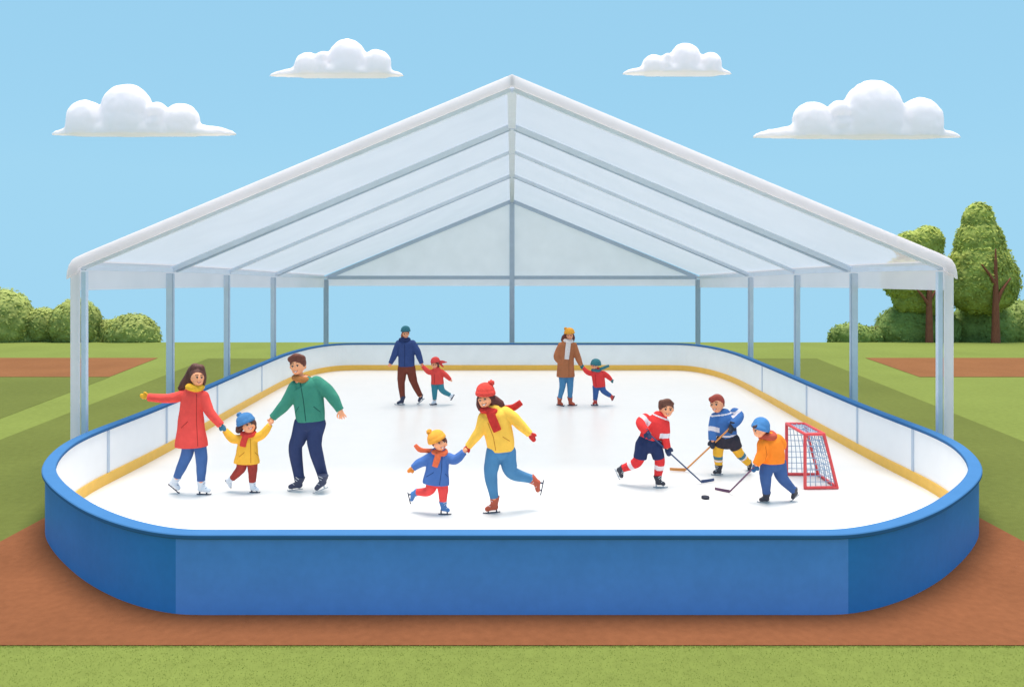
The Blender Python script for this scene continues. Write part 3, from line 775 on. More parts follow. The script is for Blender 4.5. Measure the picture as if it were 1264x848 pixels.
p.face([(337, 186), (359, 187)], [[(328, 175), (336, 172), (343, 175)], [(354, 174), (361, 172), (367, 175)]], ((337, 207), (354, 208), 5), (84, 50, 44))
p.hair((84, 50, 44), [([(352, 140, 22), (372, 170, 10), (374, 205, 8), (368, 228, 6)], 4, .9), ([(318, 150, 28), (292, 190, 24), (272, 220, 24), (252, 240, 14)], 14, .8), ([(330, 140, 30), (302, 175, 12), (300, 215, 14)], 2, .8)])
red = cloth((230, 86, 80)); yel = cloth((250, 190, 70)); 
coat = p.garment('coat', [([(322, 244), (316, 285), (308, 340), (306, 420), (308, 529)], [44, 56, 57, 66, 82], .62, R_, FL), (aL, [27, 26, 23, 20], .95, R_, FL), (aR, [27, 26, 23, 19], .95, R_, FL)], [red])
p.line('coat_zip', coat, [[(334, 268), (333, 400), (340, 528)]], 1.3, cloth((140, 45, 45)))
p.line('coat_pocket', coat, [[(257, 436), (290, 405)]], 1.5, cloth((150, 48, 48)))
p.garment('leggings', [(l1, [34, 30, 25, 19], [.72, .88, 1, 1], FL, FL), (l2, [32, 29, 24, 19], [.72, .88, 1, 1], FL, FL)], [cloth((72, 110, 168))])
p.scarf(326, 234, 44, 40, knit((252, 196, 66)))
p.mitten(96, 284, -1, -.2, 42, knit((250, 190, 66)), dz=-8, thumb=-1); p.mitten(450, 418, .7, .75, 40, knit((70, 130, 160)), dz=-4, thumb=-1)
p.skate((236, 684), (210, 706), (248, 738), (190, 718), (243, 762), white_boot, blade_d, 21, 17, 'tip', lace=cloth((120, 150, 190)))
p.skate((357, 702), (350, 738), (398, 746), (334, 768), (404, 770), white_boot, blade_d, 21, 17, 'flat', lace=cloth((120, 150, 190)))
# --- girl in the yellow coat
p = Person(Z1, 'small girl in yellow coat and blue bobble hat held by both hands between two adults', 'skaters on the ice', 760).start(585)
p.head(596, 428, 33, 36, .2, neck=(592, 480), ears=False)
p.T(p.body, [(592, 480), (588, 530), (586, 565)], [24, 34, 34], fd=.65)
aL = [(558, 492, 4), (520, 492, 0), (498, 476, -2), (474, 446, -4)]; aR = [(628, 486, 4), (655, 474, 0), (676, 454, -2), (700, 420, -4)]
p.arm(aL, [18, 17, 15, 12]); p.arm(aR, [18, 17, 15, 12])
p.hand(474, 446, -.4, -.7, 26, dz=-2, curl=.7); p.hand(699, 421, .4, -.8, 34, dz=-6, curl=.6)
l1 = [(562, 600, 4), (556, 636, 4), (538, 660, 10), (512, 688, 20)]; l2 = [(610, 600, -2), (613, 640, -4), (613, 670, -4), (612, 706, -2)]
p.leg(l1, [24, 22, 18, 13]); p.leg(l2, [24, 21, 18, 14])
p.finish_body()
p.face([(586, 423), (609, 417)], [[(577, 413), (585, 408), (591, 409)], [(602, 405), (609, 402), (616, 405)]], ((593, 437), (614, 431), 9), (84, 50, 44), er=4)
p.hair((84, 50, 44), [([(560, 420, 16), (548, 440, 20), (543, 450, 16)], 6, .9), ([(620, 412, 10), (625, 435, 9), (622, 448, 6)], 4, .9)])
coat = p.garment('coat', [([(592, 474), (590, 505), (586, 555), (584, 611)], [38, 48, 54, 65], .66, R_, FL), (aL, [23, 22, 20, 15], .95, R_, FL), (aR, [23, 22, 20, 15], .95, R_, FL)], [yel])
p.line('coat_zip', coat, [[(602, 490), (604, 560), (604, 611)]], 1.3, cloth((176, 112, 40)))
p.line('coat_pocket', coat, [[(546, 580), (572, 558)], [(625, 558), (642, 576)]], 1.4, cloth((176, 112, 40)))
p.garment('trousers', [(l1, [28, 25, 21, 16], [.72, .88, 1, 1], FL, FL), (l2, [28, 24, 20, 17], [.72, .88, 1, 1], FL, FL)], [cloth((158, 68, 62))])
p.scarf(592, 466, 38, 30, knit((226, 78, 70)), tails=[([(580, 474, 16), (570, 500, 17), (562, 530, 17)], -34, .3)])
p.hat(541, 426, 620, 396, 52, knit((82, 142, 200)), (547, 372, 13))
p.skate((512, 686), (490, 696), (504, 728), (474, 698), (501, 736), white_boot, blade_d, 16, 13, 'air', dz=22)
p.skate((612, 708), (608, 736), (640, 742), (598, 758), (648, 760), white_boot, blade_d, 17, 13, 'flat', lace=cloth((150, 175, 205)))
# --- man in the green jacket
p = Person(Z1, 'man in green jacket and dark trousers holding the hand of the yellow-coated girl', 'skaters on the ice', 752).start(890)
p.head(838, 128, 37, 46, -.35, neck=(855, 200))
p.T(p.body, [(860, 200), (885, 270), (895, 330), (900, 375)], [40, 54, 48, 40], fd=.62)
aL = [(826, 232, 4), (795, 290, -2), (768, 328, -6), (712, 386, -8)]; aR = [(930, 212, 8), (978, 245, 4), (1012, 285, 0), (1050, 350, -6)]
p.arm(aL, [28, 26, 23, 16]); p.arm(aR, [30, 27, 25, 17])
p.hand(713, 384, -.6, .75, 44, dz=-10, curl=.75, thumb=1); p.hand(1050, 348, .32, .95, 58, dz=-6, curl=.25, thumb=-1)
l1 = [(866, 410, 2), (842, 490, -4), (826, 545, -6), (846, 690, 2)]; l2 = [(934, 410, 2), (922, 490, -6), (928, 550, -8), (964, 678, 8)]
p.leg(l1, [42, 36, 30, 23]); p.leg(l2, [42, 35, 30, 23])
p.finish_body()
p.face([(812, 132), (836, 127)], [[(804, 120), (812, 115), (819, 117)], [(829, 112), (838, 109), (845, 112)]], ((818, 154), (838, 150), 8), (98, 52, 42))
p.hair((98, 52, 42), [([(800, 96, 16), (830, 84, 20), (860, 88, 16)], -16, .8), ([(862, 90, 16), (870, 115, 9), (868, 138, 5)], 2, 1)], capy=-.3)
gr = cloth((66, 142, 122))
coat = p.garment('jacket', [([(866, 212), (878, 235), (890, 290), (898, 350), (902, 402)], [48, 72, 77, 75, 72], .6, R_, FL), (aL, [34, 32, 29, 20], .95, R_, FL), (aR, [36, 33, 30, 20], .95, R_, FL)], [gr])
p.line('jacket_zip', coat, [[(850, 208), (866, 300), (878, 402)]], 1.8, cloth((34, 78, 74)))
p.line('jacket_pocket', coat, [[(917, 331), (950, 356)], [(842, 332), (826, 362)]], 1.8, cloth((34, 84, 78)))
p.garment('trousers', [([(902, 386), (900, 420)], [68, 66], .62, R_, R_), (l1, [46, 39, 33, 25], [.72, .88, 1, 1], R_, FL), (l2, [46, 38, 33, 25], [.72, .88, 1, 1], R_, FL)], [cloth((52, 66, 104))])
p.scarf(856, 190, 46, 36, knit((188, 128, 76)), rot=.12, dz=2)
p.skate((846, 690), (852, 720), (796, 728), (864, 742), (790, 752), navy_boot, steel, 26, 17, 'tip', lace=lace_m)
p.skate((964, 682), (970, 704), (928, 738), (990, 734), (918, 764), navy_boot, steel, 25, 17, 'flat', lace=lace_m)

# --- woman in the yellow jacket
Z2 = (480, 455, 4.35)
p = Person(Z2, 'woman in yellow jacket and red bobble hat bending with one leg kicked back', 'skaters on the ice', 776).start(580)
p.head(516, 165, 40, 46, -.3, neck=(540, 235), ears=False)
p.T(p.body, [(545, 235), (575, 310), (592, 365), (600, 400)], [36, 54, 50, 42], fd=.62)
aL = [(510, 262, 2), (495, 320, -6), (478, 350, -10), (424, 420, -12)]; aR = [(620, 236, 8), (665, 262, 4), (702, 298, 0), (758, 352, -4)]
p.arm(aL, [27, 25, 22, 16]); p.arm(aR, [30, 27, 24, 17])
p.hand(424, 420, -.6, .7, 40, dz=-12, curl=.6); p.hand(758, 352, .7, .7, 44, dz=-4, curl=.4)
l1 = [(570, 440, -4), (552, 520, -10), (548, 580, -10), (566, 692, -2)]; l2 = [(636, 440, 4), (645, 515, 0), (668, 562, 14), (766, 592, 50)]
p.leg(l1, [44, 38, 32, 22]); p.leg(l2, [44, 40, 32, 22])
p.finish_body()
p.face([(490, 174), (516, 165)], [[(481, 162), (488, 157), (496, 158)], [(508, 150), (517, 148), (525, 152)]], ((500, 193), (524, 184), 10), (84, 44, 42))
p.hair((84, 44, 42), [([(540, 150, 24), (572, 175, 28), (598, 190, 24), (610, 200, 16)], 12, .8), ([(482, 160, 12), (482, 195, 14), (488, 220, 10)], -2, .9), ([(548, 150, 18), (558, 185, 16), (556, 205, 12)], 2, .9)])
yj = cloth((252, 198, 84))
coat = p.garment('jacket', [([(552, 228), (565, 262), (585, 330), (598, 390), (602, 442)], [54, 76, 78, 76, 72], .6, R_, FL), (aL, [33, 31, 28, 20], .95, R_, FL), (aR, [36, 33, 29, 21], .95, R_, FL)], [yj])
p.line('jacket_zip', coat, [[(532, 292), (562, 370), (574, 440)]], 1.7, cloth((180, 116, 44)))
p.line('jacket_pocket', coat, [[(612, 366), (648, 388)]], 1.7, cloth((180, 116, 44)))
p.garment('leggings', [([(604, 425), (602, 455)], [66, 64], .62, R_, R_), (l1, [47, 41, 35, 24], [.72, .88, 1, 1], R_, FL), (l2, [47, 43, 35, 24], [.72, .88, 1, 1], R_, FL)], [cloth((78, 134, 178))])
p.scarf(540, 222, 52, 44, knit((208, 62, 58)), tails=[([(545, 240, 24), (562, 285, 25), (584, 336, 24)], -48, .3), ([(590, 214, 14), (630, 212, 18), (670, 208, 20), (712, 180, 18)], 18, .35)])
p.hat(468, 142, 570, 138, 66, knit((228, 84, 76)), (549, 78, 17), dz=2)
p.mitten(430, 412, -.6, .75, 46, knit((204, 62, 56)), dz=-12, thumb=1); p.mitten(752, 347, .62, .78, 50, knit((212, 66, 62)), dz=-4, thumb=1)
p.skate((568, 694), (576, 740), (522, 752), (598, 770), (508, 778), rust_boot, blade_d, 26, 19, 'flat', lace=lace_m)
p.skate((768, 594), (798, 606), (798, 656), (834, 598), (818, 676), rust_boot, blade_d, 26, 18, 'air', dz=52, lace=lace_m)
# --- child in the blue coat
p = Person(Z2, 'child in blue coat and orange bobble hat, flying orange scarf, led by the hand', 'skaters on the ice', 782).start(265)
p.head(274, 402, 38, 38, .35, neck=(270, 455))
p.T(p.body, [(270, 455), (262, 520), (258, 565)], [30, 42, 40], fd=.65)
aL = [(222, 478, 4), (190, 496, 0), (162, 508, -4), (128, 534, -8)]; aR = [(318, 478, 2), (348, 488, -4), (372, 478, -8), (404, 446, -10)]
p.arm(aL, [24, 22, 20, 15]); p.arm(aR, [24, 22, 20, 15])
p.hand(130, 532, -.7, .6, 34, dz=-8, curl=.4); p.hand(402, 448, .5, -.6, 34, dz=-16, curl=.6)
l1 = [(232, 605, 6), (226, 640, 8), (205, 660, 18), (150, 662, 36)]; l2 = [(285, 610, -2), (291, 650, -6), (291, 680, -6), (291, 716, -2)]
p.leg(l1, [30, 27, 22, 17]); p.leg(l2, [30, 26, 22, 18])
p.finish_body()
p.face([(270, 400), (297, 393)], [[(261, 390), (268, 385), (275, 386)], [(289, 382), (297, 379), (303, 381)]], ((277, 422), (300, 416), 9), (90, 48, 40), er=4.4)
p.hair((90, 48, 40), [([(240, 380, 14), (238, 400, 10), (240, 412, 6)], 0, 1)])
bc = cloth((76, 116, 182))
coat = p.garment('coat', [([(270, 452), (266, 485), (260, 540), (252, 618)], [48, 58, 62, 73], .64, R_, FL), (aL, [28, 27, 25, 19], .95, R_, FL), (aR, [28, 27, 25, 19], .95, R_, FL)], [bc])
p.line('coat_zip', coat, [[(286, 470), (282, 550), (272, 625)]], 1.6, cloth((40, 64, 112)))
p.line('coat_pocket', coat, [[(202, 580), (240, 557)], [(303, 565), (318, 580)]], 1.6, cloth((40, 64, 112)))
p.garment('trousers', [(l1, [33, 30, 25, 19], [.72, .88, 1, 1], FL, FL), (l2, [33, 29, 24, 20], [.72, .88, 1, 1], FL, FL)], [cloth((232, 84, 84))])
p.scarf(272, 448, 44, 36, knit((250, 124, 84)), tails=[([(266, 460, 18), (258, 490, 19), (246, 528, 17)], -44, .3), ([(238, 440, 12), (200, 440, 13), (165, 434, 15), (140, 408, 12)], 14, .35)])
p.hat(215, 404, 304, 364, 56, knit((244, 176, 74)), (217, 340, 15))
p.mitten(134, 528, -.7, .6, 40, knit((240, 150, 70)), dz=-8, thumb=1)
p.skate((150, 664), (130, 668), (124, 706), (99, 664), (113, 724), blue_boot, blade_d, 20, 15, 'air', dz=38)
p.skate((291, 718), (288, 750), (322, 758), (266, 782), (332, 784), blue_boot, blade_d, 21, 15, 'flat', lace=lace_m)

# --- hockey players
Z3 = (740, 475, 4.077)
def glove(p, x, y, dx, dy, size, m, dz, thumb=1): return p.mitten(x, y, dx, dy, size, m, dz, thumb, name='glove', curl=.15)
navy = cloth((44, 58, 96)); whitec = cloth((240, 240, 245), .92)
p = Person(Z3, 'boy in red striped hockey jersey leaning forward with a blue stick', 'boys playing hockey', 515).start(260)
p.head(338, 122, 34, 38, .3, neck=(305, 170))
p.T(p.body, [(306, 165), (275, 220), (254, 268)], [28, 40, 34], fd=.62)
aL = [(232, 168, 2), (208, 186, -12), (214, 210, -34), (240, 236, -52)]; aR = [(328, 190, 0), (332, 240, -8), (330, 270, -14), (340, 318, -22)]
p.arm(aL, [24, 22, 20, 16]); p.arm(aR, [22, 20, 18, 15])
p.hand(240, 236, .4, .6, 30, dz=-52, curl=.9); p.hand(340, 316, .2, .8, 30, dz=-22, curl=.9)
l1 = [(218, 300, 4), (208, 350, -2), (190, 386, 6), (122, 418, 36)]; l2 = [(280, 300, -4), (298, 350, -10), (302, 385, -10), (293, 462, -2)]
p.leg(l1, [32, 30, 24, 17]); p.leg(l2, [32, 28, 23, 17])
p.finish_body()
p.face([(333, 124), (357, 127)], [[(325, 113), (333, 110), (340, 113)], [(351, 115), (358, 115), (364, 119)]], ((334, 142), (350, 146), 6), (96, 58, 46), er=4)
p.hair((96, 58, 46), [([(318, 90, 16), (345, 84, 16), (368, 96, 10)], -12, .8), ([(312, 90, 16), (305, 112, 10), (307, 128, 5)], 2, 1)], capy=-.3)
jr = cloth((226, 66, 66))
j = p.garment('jersey', [([(306, 158), (288, 195), (265, 240), (240, 294)], [38, 56, 55, 50], .62, R_, FL), (aL, [26, 25, 23, 20], .9, R_, FL), (aR, [25, 24, 22, 20], .95, R_, FL)], [jr, whitec])
P3 = p.P
stripe(j, P3(222, 174, -5), P3(205, 190, -15), 11*p.q, 40*p.q, 1)
stripe(j, P3(331, 256, -12), P3(334, 300, -18), 12*p.q, 34*p.q, 1); stripe(j, P3(247, 280), P3(262, 245), 5.5*p.q, 70*p.q, 1); stripe(j, P3(306, 160), P3(296, 185), 3.5*p.q, 60*p.q, 1)
p.garment('shorts', [([(245, 276), (243, 310)], [54, 56], .62, R_, R_), ([(218, 300, 4), (208, 345, -2), (204, 368, 0)], [38, 34, 34], 1, R_, FL), ([(278, 300, -4), (292, 345, -10), (298, 370, -10)], [36, 32, 30], 1, R_, FL)], [navy])
so_r = cloth((222, 62, 66))
k1 = p.garment('sock', [([(208, 350, -2), (190, 386, 6), (160, 404, 20), (118, 420, 38)], [29, 27, 23, 19], 1, FL, FL)], [so_r, whitec]); stripe(k1, P3(160, 402, 20), P3(190, 386, 6), 11*p.q, 50*p.q, 1)
k2 = p.garment('sock', [([(298, 350, -10), (303, 385, -10), (299, 420, -6), (293, 462, -2)], [27, 26, 23, 19], 1, FL, FL)], [so_r, whitec]); stripe(k2, P3(299, 412, -6), P3(302, 385, -10), 12*p.q, 50*p.q, 1)
glove(p, 236, 228, .3, .7, 46, mat('glove_navy', (40, 52, 86), 1, rough=.6), -54, -1); glove(p, 337, 308, .25, .8, 48, MATS['glove_navy'], -22)
p.skate((118, 420), (98, 424), (114, 462), (75, 424), (98, 476), black_boot, steel, 19, 15, 'air', dz=40, lace=lace_m)
p.skate((293, 464), (290, 490), (326, 496), (270, 516), (340, 518), black_boot, steel, 20, 14, 'flat', lace=lace_m)
red_p = p
def stick(p, top, hands, heel, tip, dtop, label, m, tape, r=3.3):
    """shaft from the top hand to the heel, then a curved flat blade lying on the ice"""
    H = p.ice(*heel); Tp = p.ice(*tip); H.z += .012; Tp.z += .03
    A = p.P(top[0], top[1], dtop); H.z += .015
    root = empty('hockey_stick', (H.x, H.y, ICE), label, 'hockey stick', 'hockey sticks')
    r = r*p.q
    MB().bar(A, H, r*2.2, r*1.7, up=(0, 1, 0)).build('shaft', m, root, bevel=r*.4)
    b = MB(); n = 7; vs_ = []
    sdv = Vector((0, 1, 0))
    for k in range(n+1):
        u = k/n; c = H.lerp(Tp, u)+sdv*(.03*u*u); hgt = .035*(1-.25*u)*(p.q*900/9.6)*1.05; hgt = 11*p.q*(1-.15*u)
        for dy_, dz_ in ((-.006, -.4), (.006, -.4), (.006, .6), (-.006, .6)): vs_.append(c+Vector((0, dy_, dz_*hgt*1.5)))
    fs = [(4*k+j, 4*k+(j+1) % 4, 4*k+4+(j+1) % 4, 4*k+4+j) for k in range(n) for j in range(4)]+[(0, 1, 2, 3), (4*n+3, 4*n+2, 4*n+1, 4*n)]
    lo = min(v.z for v in vs_); vs_ = [v+Vector((0, 0, max(0, ICE+.002-lo))) for v in vs_]
    b.add(vs_, fs).build('blade', tape, root, bevel=.003)
nst = mat('stick_navy', (50, 72, 116), .9, rough=.4, var=.08)
stick(red_p, (238, 236), None, (512, 498), (580, 492), -64, 'navy blue hockey stick held by the boy in red', nst, nst)

p = Person(Z3, 'boy in blue striped hockey jersey with yellow socks holding an orange stick', 'boys playing hockey', 452).start(635)
p.head(592, 98, 33, 42, -.35, neck=(612, 155))
p.T(p.body, [(615, 150), (632, 205), (636, 250)], [30, 42, 36], fd=.62)
aL = [(584, 166, 4), (574, 210, -6), (570, 236, -12), (568, 280, -24)]; aR = [(680, 140, 4), (702, 152, -6), (694, 178, -30), (664, 208, -48)]
p.arm(aL, [22, 21, 19, 16]); p.arm(aR, [26, 24, 21, 17])
p.hand(568, 278, 0, 1, 30, dz=-24, curl=.9); p.hand(664, 206, -.4, .6, 30, dz=-48, curl=.9)
l1 = [(608, 270, 0), (600, 315, -8), (596, 345, -8), (600, 408, -2)]; l2 = [(665, 270, 2), (682, 315, -2), (705, 348, 4), (748, 392, 14)]
p.leg(l1, [32, 28, 23, 16]); p.leg(l2, [32, 28, 23, 16])
p.finish_body()
p.face([(566, 102), (588, 100)], [[(559, 92), (566, 88), (572, 89)], [(581, 88), (588, 86), (595, 89)]], ((572, 120), (589, 119), 8), (150, 62, 50), er=4)
p.hair((150, 62, 50), [([(560, 74, 14), (585, 66, 17), (608, 74, 14)], -14, .8), ([(610, 78, 16), (615, 98, 8), (612, 112, 5)], 2, 1)], capy=-.3)
jb = cloth((72, 120, 184))
j = p.garment('jersey', [([(618, 144), (626, 178), (632, 225), (638, 272)], [40, 60, 58, 56], .62, R_, FL), (aL, [28, 26, 23, 20], .95, R_, FL), (aR, [26, 25, 23, 20], .9, R_, FL)], [jb, whitec])
P3 = p.P
stripe(j, P3(574, 226, -8), P3(571, 250, -16), 11*p.q, 32*p.q, 1); stripe(j, P3(693, 144, 0), P3(706, 156, -8), 8*p.q, 44*p.q, 1)
stripe(j, P3(636, 252), P3(634, 225), 4*p.q, 66*p.q, 1); stripe(j, P3(618, 146), P3(622, 170), 3.5*p.q, 60*p.q, 1)
p.garment('shorts', [([(638, 256), (638, 288)], [56, 58], .62, R_, R_), ([(608, 276), (604, 305, -4), (602, 318, -6)], [38, 34, 33], 1, R_, FL), ([(668, 276), (682, 305), (690, 320)], [38, 33, 31], 1, R_, FL)], [cloth((62, 62, 72))])
sy = cloth((250, 192, 66)); sb = cloth((74, 128, 150))
k1 = p.garment('sock', [([(600, 305, -8), (596, 345, -8), (598, 375, -4), (600, 408, -2)], [28, 25, 22, 18], 1, FL, FL)], [sy, sb, whitec])
stripe(k1, P3(597, 362, -5), P3(597, 345, -8), 9*p.q, 50*p.q, 1); stripe(k1, P3(597, 378, -5), P3(597, 345, -8), 4*p.q, 50*p.q, 2)
k2 = p.garment('sock', [([(682, 310, -2), (705, 346, 4), (725, 368, 8), (750, 394, 14)], [27, 24, 21, 18], 1, FL, FL)], [sy, sb, whitec])
stripe(k2, P3(714, 356, 6), P3(700, 340, 2), 9*p.q, 50*p.q, 1); stripe(k2, P3(724, 367, 6), P3(700, 340, 2), 4*p.q, 50*p.q, 2)
gb = mat('glove_black', (44, 48, 62), 1, rough=.6)
glove(p, 569, 272, 0, 1, 46, gb, -24, -1); glove(p, 668, 194, -.2, .9, 48, gb, -50)
p.skate((600, 410), (606, 434), (576, 438), (622, 452), (564, 454), black_boot, steel, 19, 13, 'flat', lace=lace_m)
p.skate((750, 392), (758, 398), (752, 424), (772, 402), (748, 432), black_boot, steel, 18, 13, 'tip', lace=lace_m)
ost = mat('stick_orange', (222, 150, 84), .95, rough=.5, var=.12, stretch=(1, 1, 1))
stick(p, (652, 222), None, (432, 438), (356, 438), -60, 'orange wooden hockey stick held by the boy in blue', ost, ost)

p = Person(Z3, 'child in orange hooded jacket and blue beanie seen from behind, crouching by the goal', 'boys playing hockey', 592).start(875)
p.head(806, 226, 34, 38, -.95, neck=(835, 275), ears=False)
p.T(p.body, [(838, 270), (855, 330), (866, 365)], [32, 44, 38], fd=.65)
aL = [(825, 300, -14), (822, 340, -28), (812, 362, -34), (786, 402, -40)]; aR = [(895, 275, 10), (914, 296, 14), (904, 320, 8), (880, 345, 0)]
p.arm(aL, [26, 24, 22, 16]); p.arm(aR, [25, 23, 20, 15])
p.hand(786, 400, -.3, .9, 30, dz=-40, curl=.9); p.hand(880, 345, -.9, .5, 28, dz=0, curl=.9)
l1 = [(852, 390, -4), (838, 440, -14), (836, 470, -14), (840, 545, -4)]; l2 = [(900, 390, 6), (912, 445, 2), (925, 475, 6), (978, 532, 20)]
p.leg(l1, [36, 30, 25, 17]); p.leg(l2, [36, 31, 25, 17])
p.finish_body()
p.face([(785, 232)], [[(776, 222), (783, 219), (791, 221)]], None, (60, 40, 40), er=4)
p.hair((62, 44, 48), [([(838, 215, 14), (834, 240, 16), (822, 252, 10)], 0, 1), ([(805, 205, 10), (776, 212, 7)], -24, 1)], capy=-.2, capdz=.3)
oj = cloth((246, 140, 48))
coat = p.garment('jacket', [([(845, 268), (858, 300), (866, 345), (868, 392)], [46, 62, 66, 64], .64, R_, FL), (aL, [32, 30, 27, 19], .95, R_, FL), (aR, [30, 28, 25, 18], .95, R_, FL)], [oj])
p.line('jacket_seam', coat, [[(836, 310), (842, 350), (834, 380)]], 1.3, cloth((176, 92, 34)))
p.scarf(846, 258, 44, 44, cloth((176, 84, 66)), rot=-.2, dz=4).name = 'hood'
p.garment('trousers', [([(868, 378), (876, 402)], [58, 58], .64, R_, R_), (l1, [40, 33, 28, 20], [.72, .88, 1, 1], R_, FL), (l2, [40, 34, 28, 20], [.72, .88, 1, 1], R_, FL)], [cloth((64, 96, 150))])
p.hat(768, 212, 850, 234, 62, knit((80, 142, 204)), dz=2)
p.mitten(790, 394, -.35, .9, 44, knit((62, 110, 158)), dz=-40, thumb=1)
p.skate((840, 545), (846, 572), (808, 576), (856, 590), (796, 592), black_boot, steel, 21, 14, 'flat', lace=None)
p.skate((978, 530), (988, 540), (970, 568), (1008, 552), (966, 586), black_boot, steel, 20, 14, 'tip', lace=None)
pst = mat('stick_plum', (96, 62, 92), .95, rough=.45, var=.1)
stick(p, (776, 416), None, (655, 548), (584, 538), -54, 'dark plum hockey stick held by the child in orange', pst, pst)

# --- puck and goal
pk = gpt(740+533/4.077, 475+572/4.077, ICE)
mb = MB(); n = 28; vs_ = []
for r, z in ((.047, 0), (.05, .004), (.05, .026), (.047, .03)):
    for k in range(n): t = 2*math.pi*k/n; vs_.append((pk.x+r*math.cos(t), pk.y+r*math.sin(t), ICE+.001+z))
mb.add(vs_, [(j*n+i, j*n+(i+1) % n, (j+1)*n+(i+1) % n, (j+1)*n+i) for j in range(3) for i in range(n)]+[tuple(range(n))[::-1], tuple(3*n+i for i in range(n))])
tag(mb.build('puck', mat('puck', (45, 47, 62), .9, rough=.6), org=(pk.x, pk.y, ICE)), 'small black hockey puck lying between the two stick blades', 'puck')
goal_red = mat('goal_red', (222, 76, 80), .95, rough=.4, var=.05, spec=.4)
net_m = mat('net_cord', (150, 174, 204), .9, rough=.9, var=.05)
GX, GY0, GY1, GH, GB, GT = 3.83, 9.53, 10.17, .72, .43, .25
goal = empty('hockey_goal', (GX, (GY0+GY1)/2, ICE), 'small red framed hockey goal with white net beside the right boards', 'goal')
z0, z1 = ICE+.02, ICE+GH
A0, A1 = Vector((GX, GY0, z0)), Vector((GX, GY0, z1)); B0, B1 = Vector((GX, GY1, z0)), Vector((GX, GY1, z1))
C0, C1 = Vector((GX+GB, GY0+.02, z0)), Vector((GX+GT, GY0+.01, z1)); D0, D1 = Vector((GX+GB, GY1-.02, z0)), Vector((GX+GT, GY1-.01, z1))
r = .021
for nm, a, b in (('goal_post', A0, A1), ('goal_post', B0, B1), ('crossbar', A1, B1), ('top_bar', A1, C1), ('top_bar', B1, D1), ('top_bar', C1, D1),
                 ('back_bar', C1, C0), ('back_bar', D1, D0), ('base_bar', A0, C0), ('base_bar', B0, D0), ('base_bar', C0, D0)):
    MB().tube([a, b], [r, r] if nm not in ('back_bar',) else [r*.95]*2, n=12).build(nm, goal_red, goal, smooth=True)
nm_ = MB()
def net(a, b, c, d, nu, nv):                      # quad a-b (bottom) c-d (top)
    for i in range(nu+1):
        u = i/nu; p0, p1 = a.lerp(b, u), d.lerp(c, u); mid = (p0+p1)/2+Vector((.012, 0, 0)); nm_.tube([p0, mid, p1], .0048, n=5, sub=3)
    for i in range(1, nv):
        u = i/nv; p0, p1 = a.lerp(d, u), b.lerp(c, u); nm_.tube([p0, p1], .0048, n=5)
net(C0, D0, D1, C1, 8, 9); net(A0, C0, C1, A1, 6, 9); net(B0, D0, D1, B1, 6, 9); net(A1, B1, D1, C1, 8, 4)
nm_.build('net', net_m, goal, smooth=True)

# --- far skaters
Z4 = (460, 390, 3.95)
FV = .009
p = Person(Z4, 'man in navy jacket, brown trousers and teal beanie skating far back', 'skaters on the ice', 433, FV).start(165)
p.head(161, 88, 17, 22, .1, neck=(158, 122), ears=False)
p.T(p.body, [(158, 122), (162, 180), (165, 225)], [18, 26, 22], fd=.62)
aL = [(128, 134, 2), (112, 175, 0), (102, 200, -2), (86, 232, -4)]; aR = [(194, 134, 2), (216, 170, 0), (226, 195, -2), (239, 232, -4)]
p.arm(aL, [14, 13, 11, 9]); p.arm(aR, [14, 13, 11, 9])
p.hand(86, 230, -.4, .9, 25, dz=-4, curl=.3); p.hand(239, 230, 0, 1, 22, dz=-4, curl=.6)
l1 = [(146, 250), (141, 300, -3), (140, 335, -3), (146, 398)]; l2 = [(184, 250), (194, 300, -3), (206, 335, -3), (232, 388, 8)]
p.leg(l1, [22, 19, 15, 12]); p.leg(l2, [22, 19, 15, 12])
p.finish_body()
p.face([(156, 90), (168, 89)], [], ((157, 99), (168, 98), 3), (120, 66, 52), er=2.2)
p.hair((150, 84, 64), [([(146, 85, 6), (143, 98, 6), (145, 108, 5)], 0, 1)])
nj = cloth((60, 82, 134))
coat = p.garment('jacket', [([(158, 116), (160, 140), (164, 190), (165, 246)], [26, 40, 40, 40], .62, R_, FL), (aL, [18, 17, 15, 11], .95, R_, FL), (aR, [18, 17, 15, 11], .95, R_, FL)], [nj])
p.line('jacket_zip', coat, [[(156, 140), (156, 246)]], 1.0, cloth((34, 46, 84)))
p.garment('trousers', [([(165, 236), (165, 255)], [36, 36], .62, R_, R_), (l1, [24, 21, 17, 13], [.72, .88, 1, 1], R_, FL), (l2, [24, 21, 17, 13], [.72, .88, 1, 1], R_, FL)], [cloth((122, 68, 56))])
p.scarf(156, 116, 28, 22, knit((48, 66, 112)))
p.hat(138, 76, 183, 75, 28, knit((62, 126, 142)))
p.skate((147, 396), (148, 417), (120, 423), (158, 433), (110, 434), navy_boot, steel, 13, 9, 'flat')
p.skate((234, 388), (238, 394), (224, 414), (254, 404), (222, 430), navy_boot, steel, 12, 9, 'tip')
p = Person(Z4, 'little child in red jacket, teal trousers and red tied hat held by the navy-jacketed man', 'skaters on the ice', 434, FV).start(315)
p.head(302, 238, 17, 19, -.3, neck=(310, 265), ears=False)
p.T(p.body, [(311, 262), (314, 295), (315, 312)], [14, 19, 17], fd=.66)
aL = [(294, 274, 2), (276, 274, 0), (262, 264, -2), (242, 244, -4)]; aR = [(332, 272, 2), (350, 284, 2), (362, 294, 2), (380, 312, 2)]
p.arm(aL, [10, 10, 9, 7]); p.arm(aR, [10, 10, 9, 7]); p.hand(242, 246, -.4, -.8, 16, dz=-4, curl=.6); p.hand(379, 311, .5, .7, 16, dz=2, curl=.4)
l1 = [(302, 330), (302, 360, -3), (302, 380, -3), (302, 408)]; l2 = [(328, 330), (336, 356), (348, 370, 4), (378, 386, 14)]
